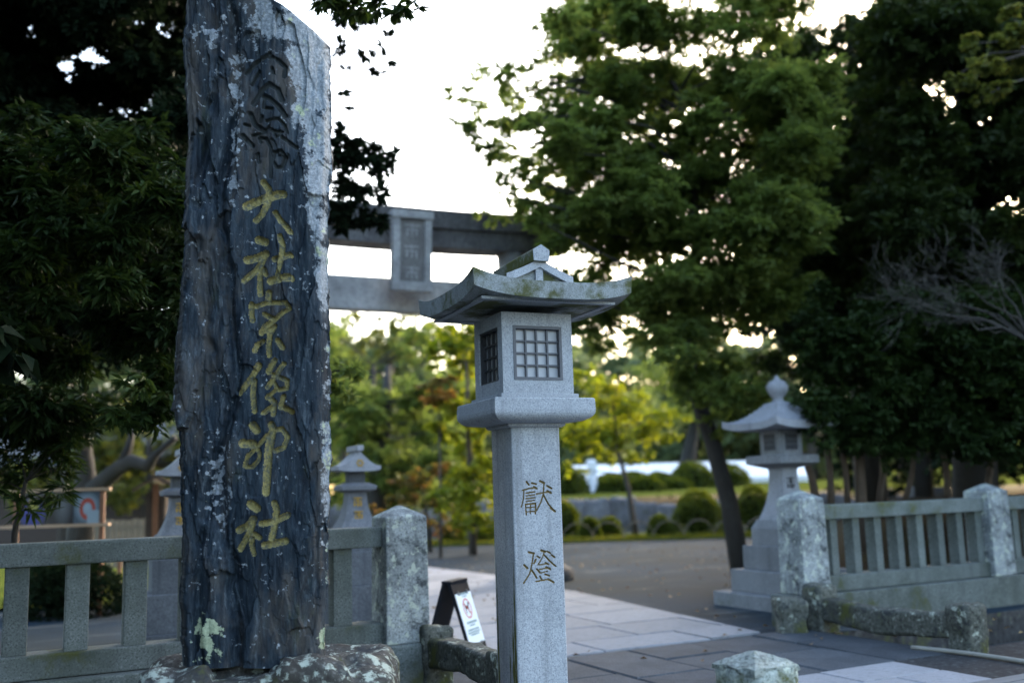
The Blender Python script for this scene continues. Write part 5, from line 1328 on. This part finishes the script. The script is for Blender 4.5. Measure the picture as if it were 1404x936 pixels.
bush('clipped_bush', 'round clipped green bush under the yellow green maple', 658, 28.2, 0.32, 0.36, M['leaf_bush'], 0, 3600)
bush('clipped_bush', 'small round clipped bush beside the slim forked maple', 809, 28.2, 0.30, 0.32, M['leaf_bush'], 0, 3600)
bush('clipped_bush', 'small dark square clipped bush between the slim maple and large bush', 905, 28.3, 0.38, 0.32, M['leaf_bush'], 0, 2400)
bush('clipped_bush', 'largest rounded clipped bush of the strip next to the conifer trunk', 958, 29.0, 0.80, 0.66, M['leaf_bush'], 0, 6000)
bush('clipped_bush', 'rounded bush seen between the conifer trunk and stepped lantern', 1035, 29.2, 0.62, 0.72, M['leaf_bush'], 0, 4000)
for (x, rx, rz) in ((775, .45, .55), (690, .4, .4), (835, .35, .28), (735, .4, .35), (620, .35, .3), (545, .4, .3), (500, .4, .4)):
    bush('low_shrub', 'low loose shrub growing along the garden strip behind the hoops', x, 29.3, rx, rz, M['leaf_bush'], 0, 1600, 'low shrubs behind the hoops', 0.1)
for (x, rx, rz, Y) in ((836, .85, .42, 40), (868, 1.0, .45, 41), (905, .9, .42, 41.5), (845, .9, .36, 39), (885, .8, .34, 39), (950, 1.0, .62, 41), (1000, .9, .55, 41.5), (800, .5, .3, 41.5), (775, .9, .6, 38.5), (925, .8, .3, 40)):
    bush('hedge_mound', 'rounded dark clipped mound in front of the long white band', x, Y, rx, rz, M['leaf_bush'], 1.12, 2200, 'clipped mounds before the white marquee', 0.12, 668)
bush('hedge_mound', 'dark low bush under the wooden framed display board', 95, 13.6, 0.75, 0.42, M['leaf_shade'], 0, 3500, None, 0.08)
# grass blades along the strip edges
def grass(name, x0, x1, y0, y1, n, hgt, label_kind='stuff'):
    C = np.stack([RNG.uniform(x0, x1, n), RNG.uniform(y0, y1, n), np.full(n, 0.03)], -1)
    D = RNG.normal(size=(n, 3))*0.35; D[:, 2] = 1; Nn = RNG.normal(size=(n, 3)); Nn[:, 2] *= 0.2
    o = link(name, leaf_mesh(name, C, D, Nn, hgt*(0.5+RNG.random(n)), np.full(n, hgt*0.22), np.clip(RNG.normal(0.5, 0.25, n), 0, 1)), M['grass'])
    o['kind'] = 'stuff'; tag(o, 'short yellow green grass along the edge of the gravel' if 'edge' in name else 'bright green groundcover on the pond bank', 'grass')
    return o
grass('edge_grass', -8, 12, 27.0, 28.2, 14000, 0.10)
grass('bank_grass', -4, 12, 35.4, 39, 12000, 0.22)
# fallen leaves on the gravel and paving
n = 800; X = RNG.uniform(-5, 6, n); Y = RNG.uniform(8.4, 27, n)
keep = (fbm(X/1.7, Y/1.7, 81, 3)+0.25*(X > 2)) > 0.5; X = X[keep]; Y = Y[keep]; n = len(X)
C = np.stack([X, Y, np.full(n, 0.034)], -1); D = RNG.normal(size=(n, 3)); D[:, 2] = RNG.random(n)*0.25; Nn = RNG.normal(size=(n, 3))*0.3; Nn[:, 2] = 1
o = link('fallen_leaves', leaf_mesh('fallen_leaves', C, D, Nn, 0.05+0.04*RNG.random(n), 0.03+0.02*RNG.random(n), RNG.random(n)), leafmat('leaf_fallen', (0.10, 0.06, 0.03), (0.17, 0.11, 0.05), (0.24, 0.17, 0.07), 0.1))
o['kind'] = 'stuff'; tag(o, 'scattered brown fallen leaves on the gravel', 'fallen leaves')
print('scene built')
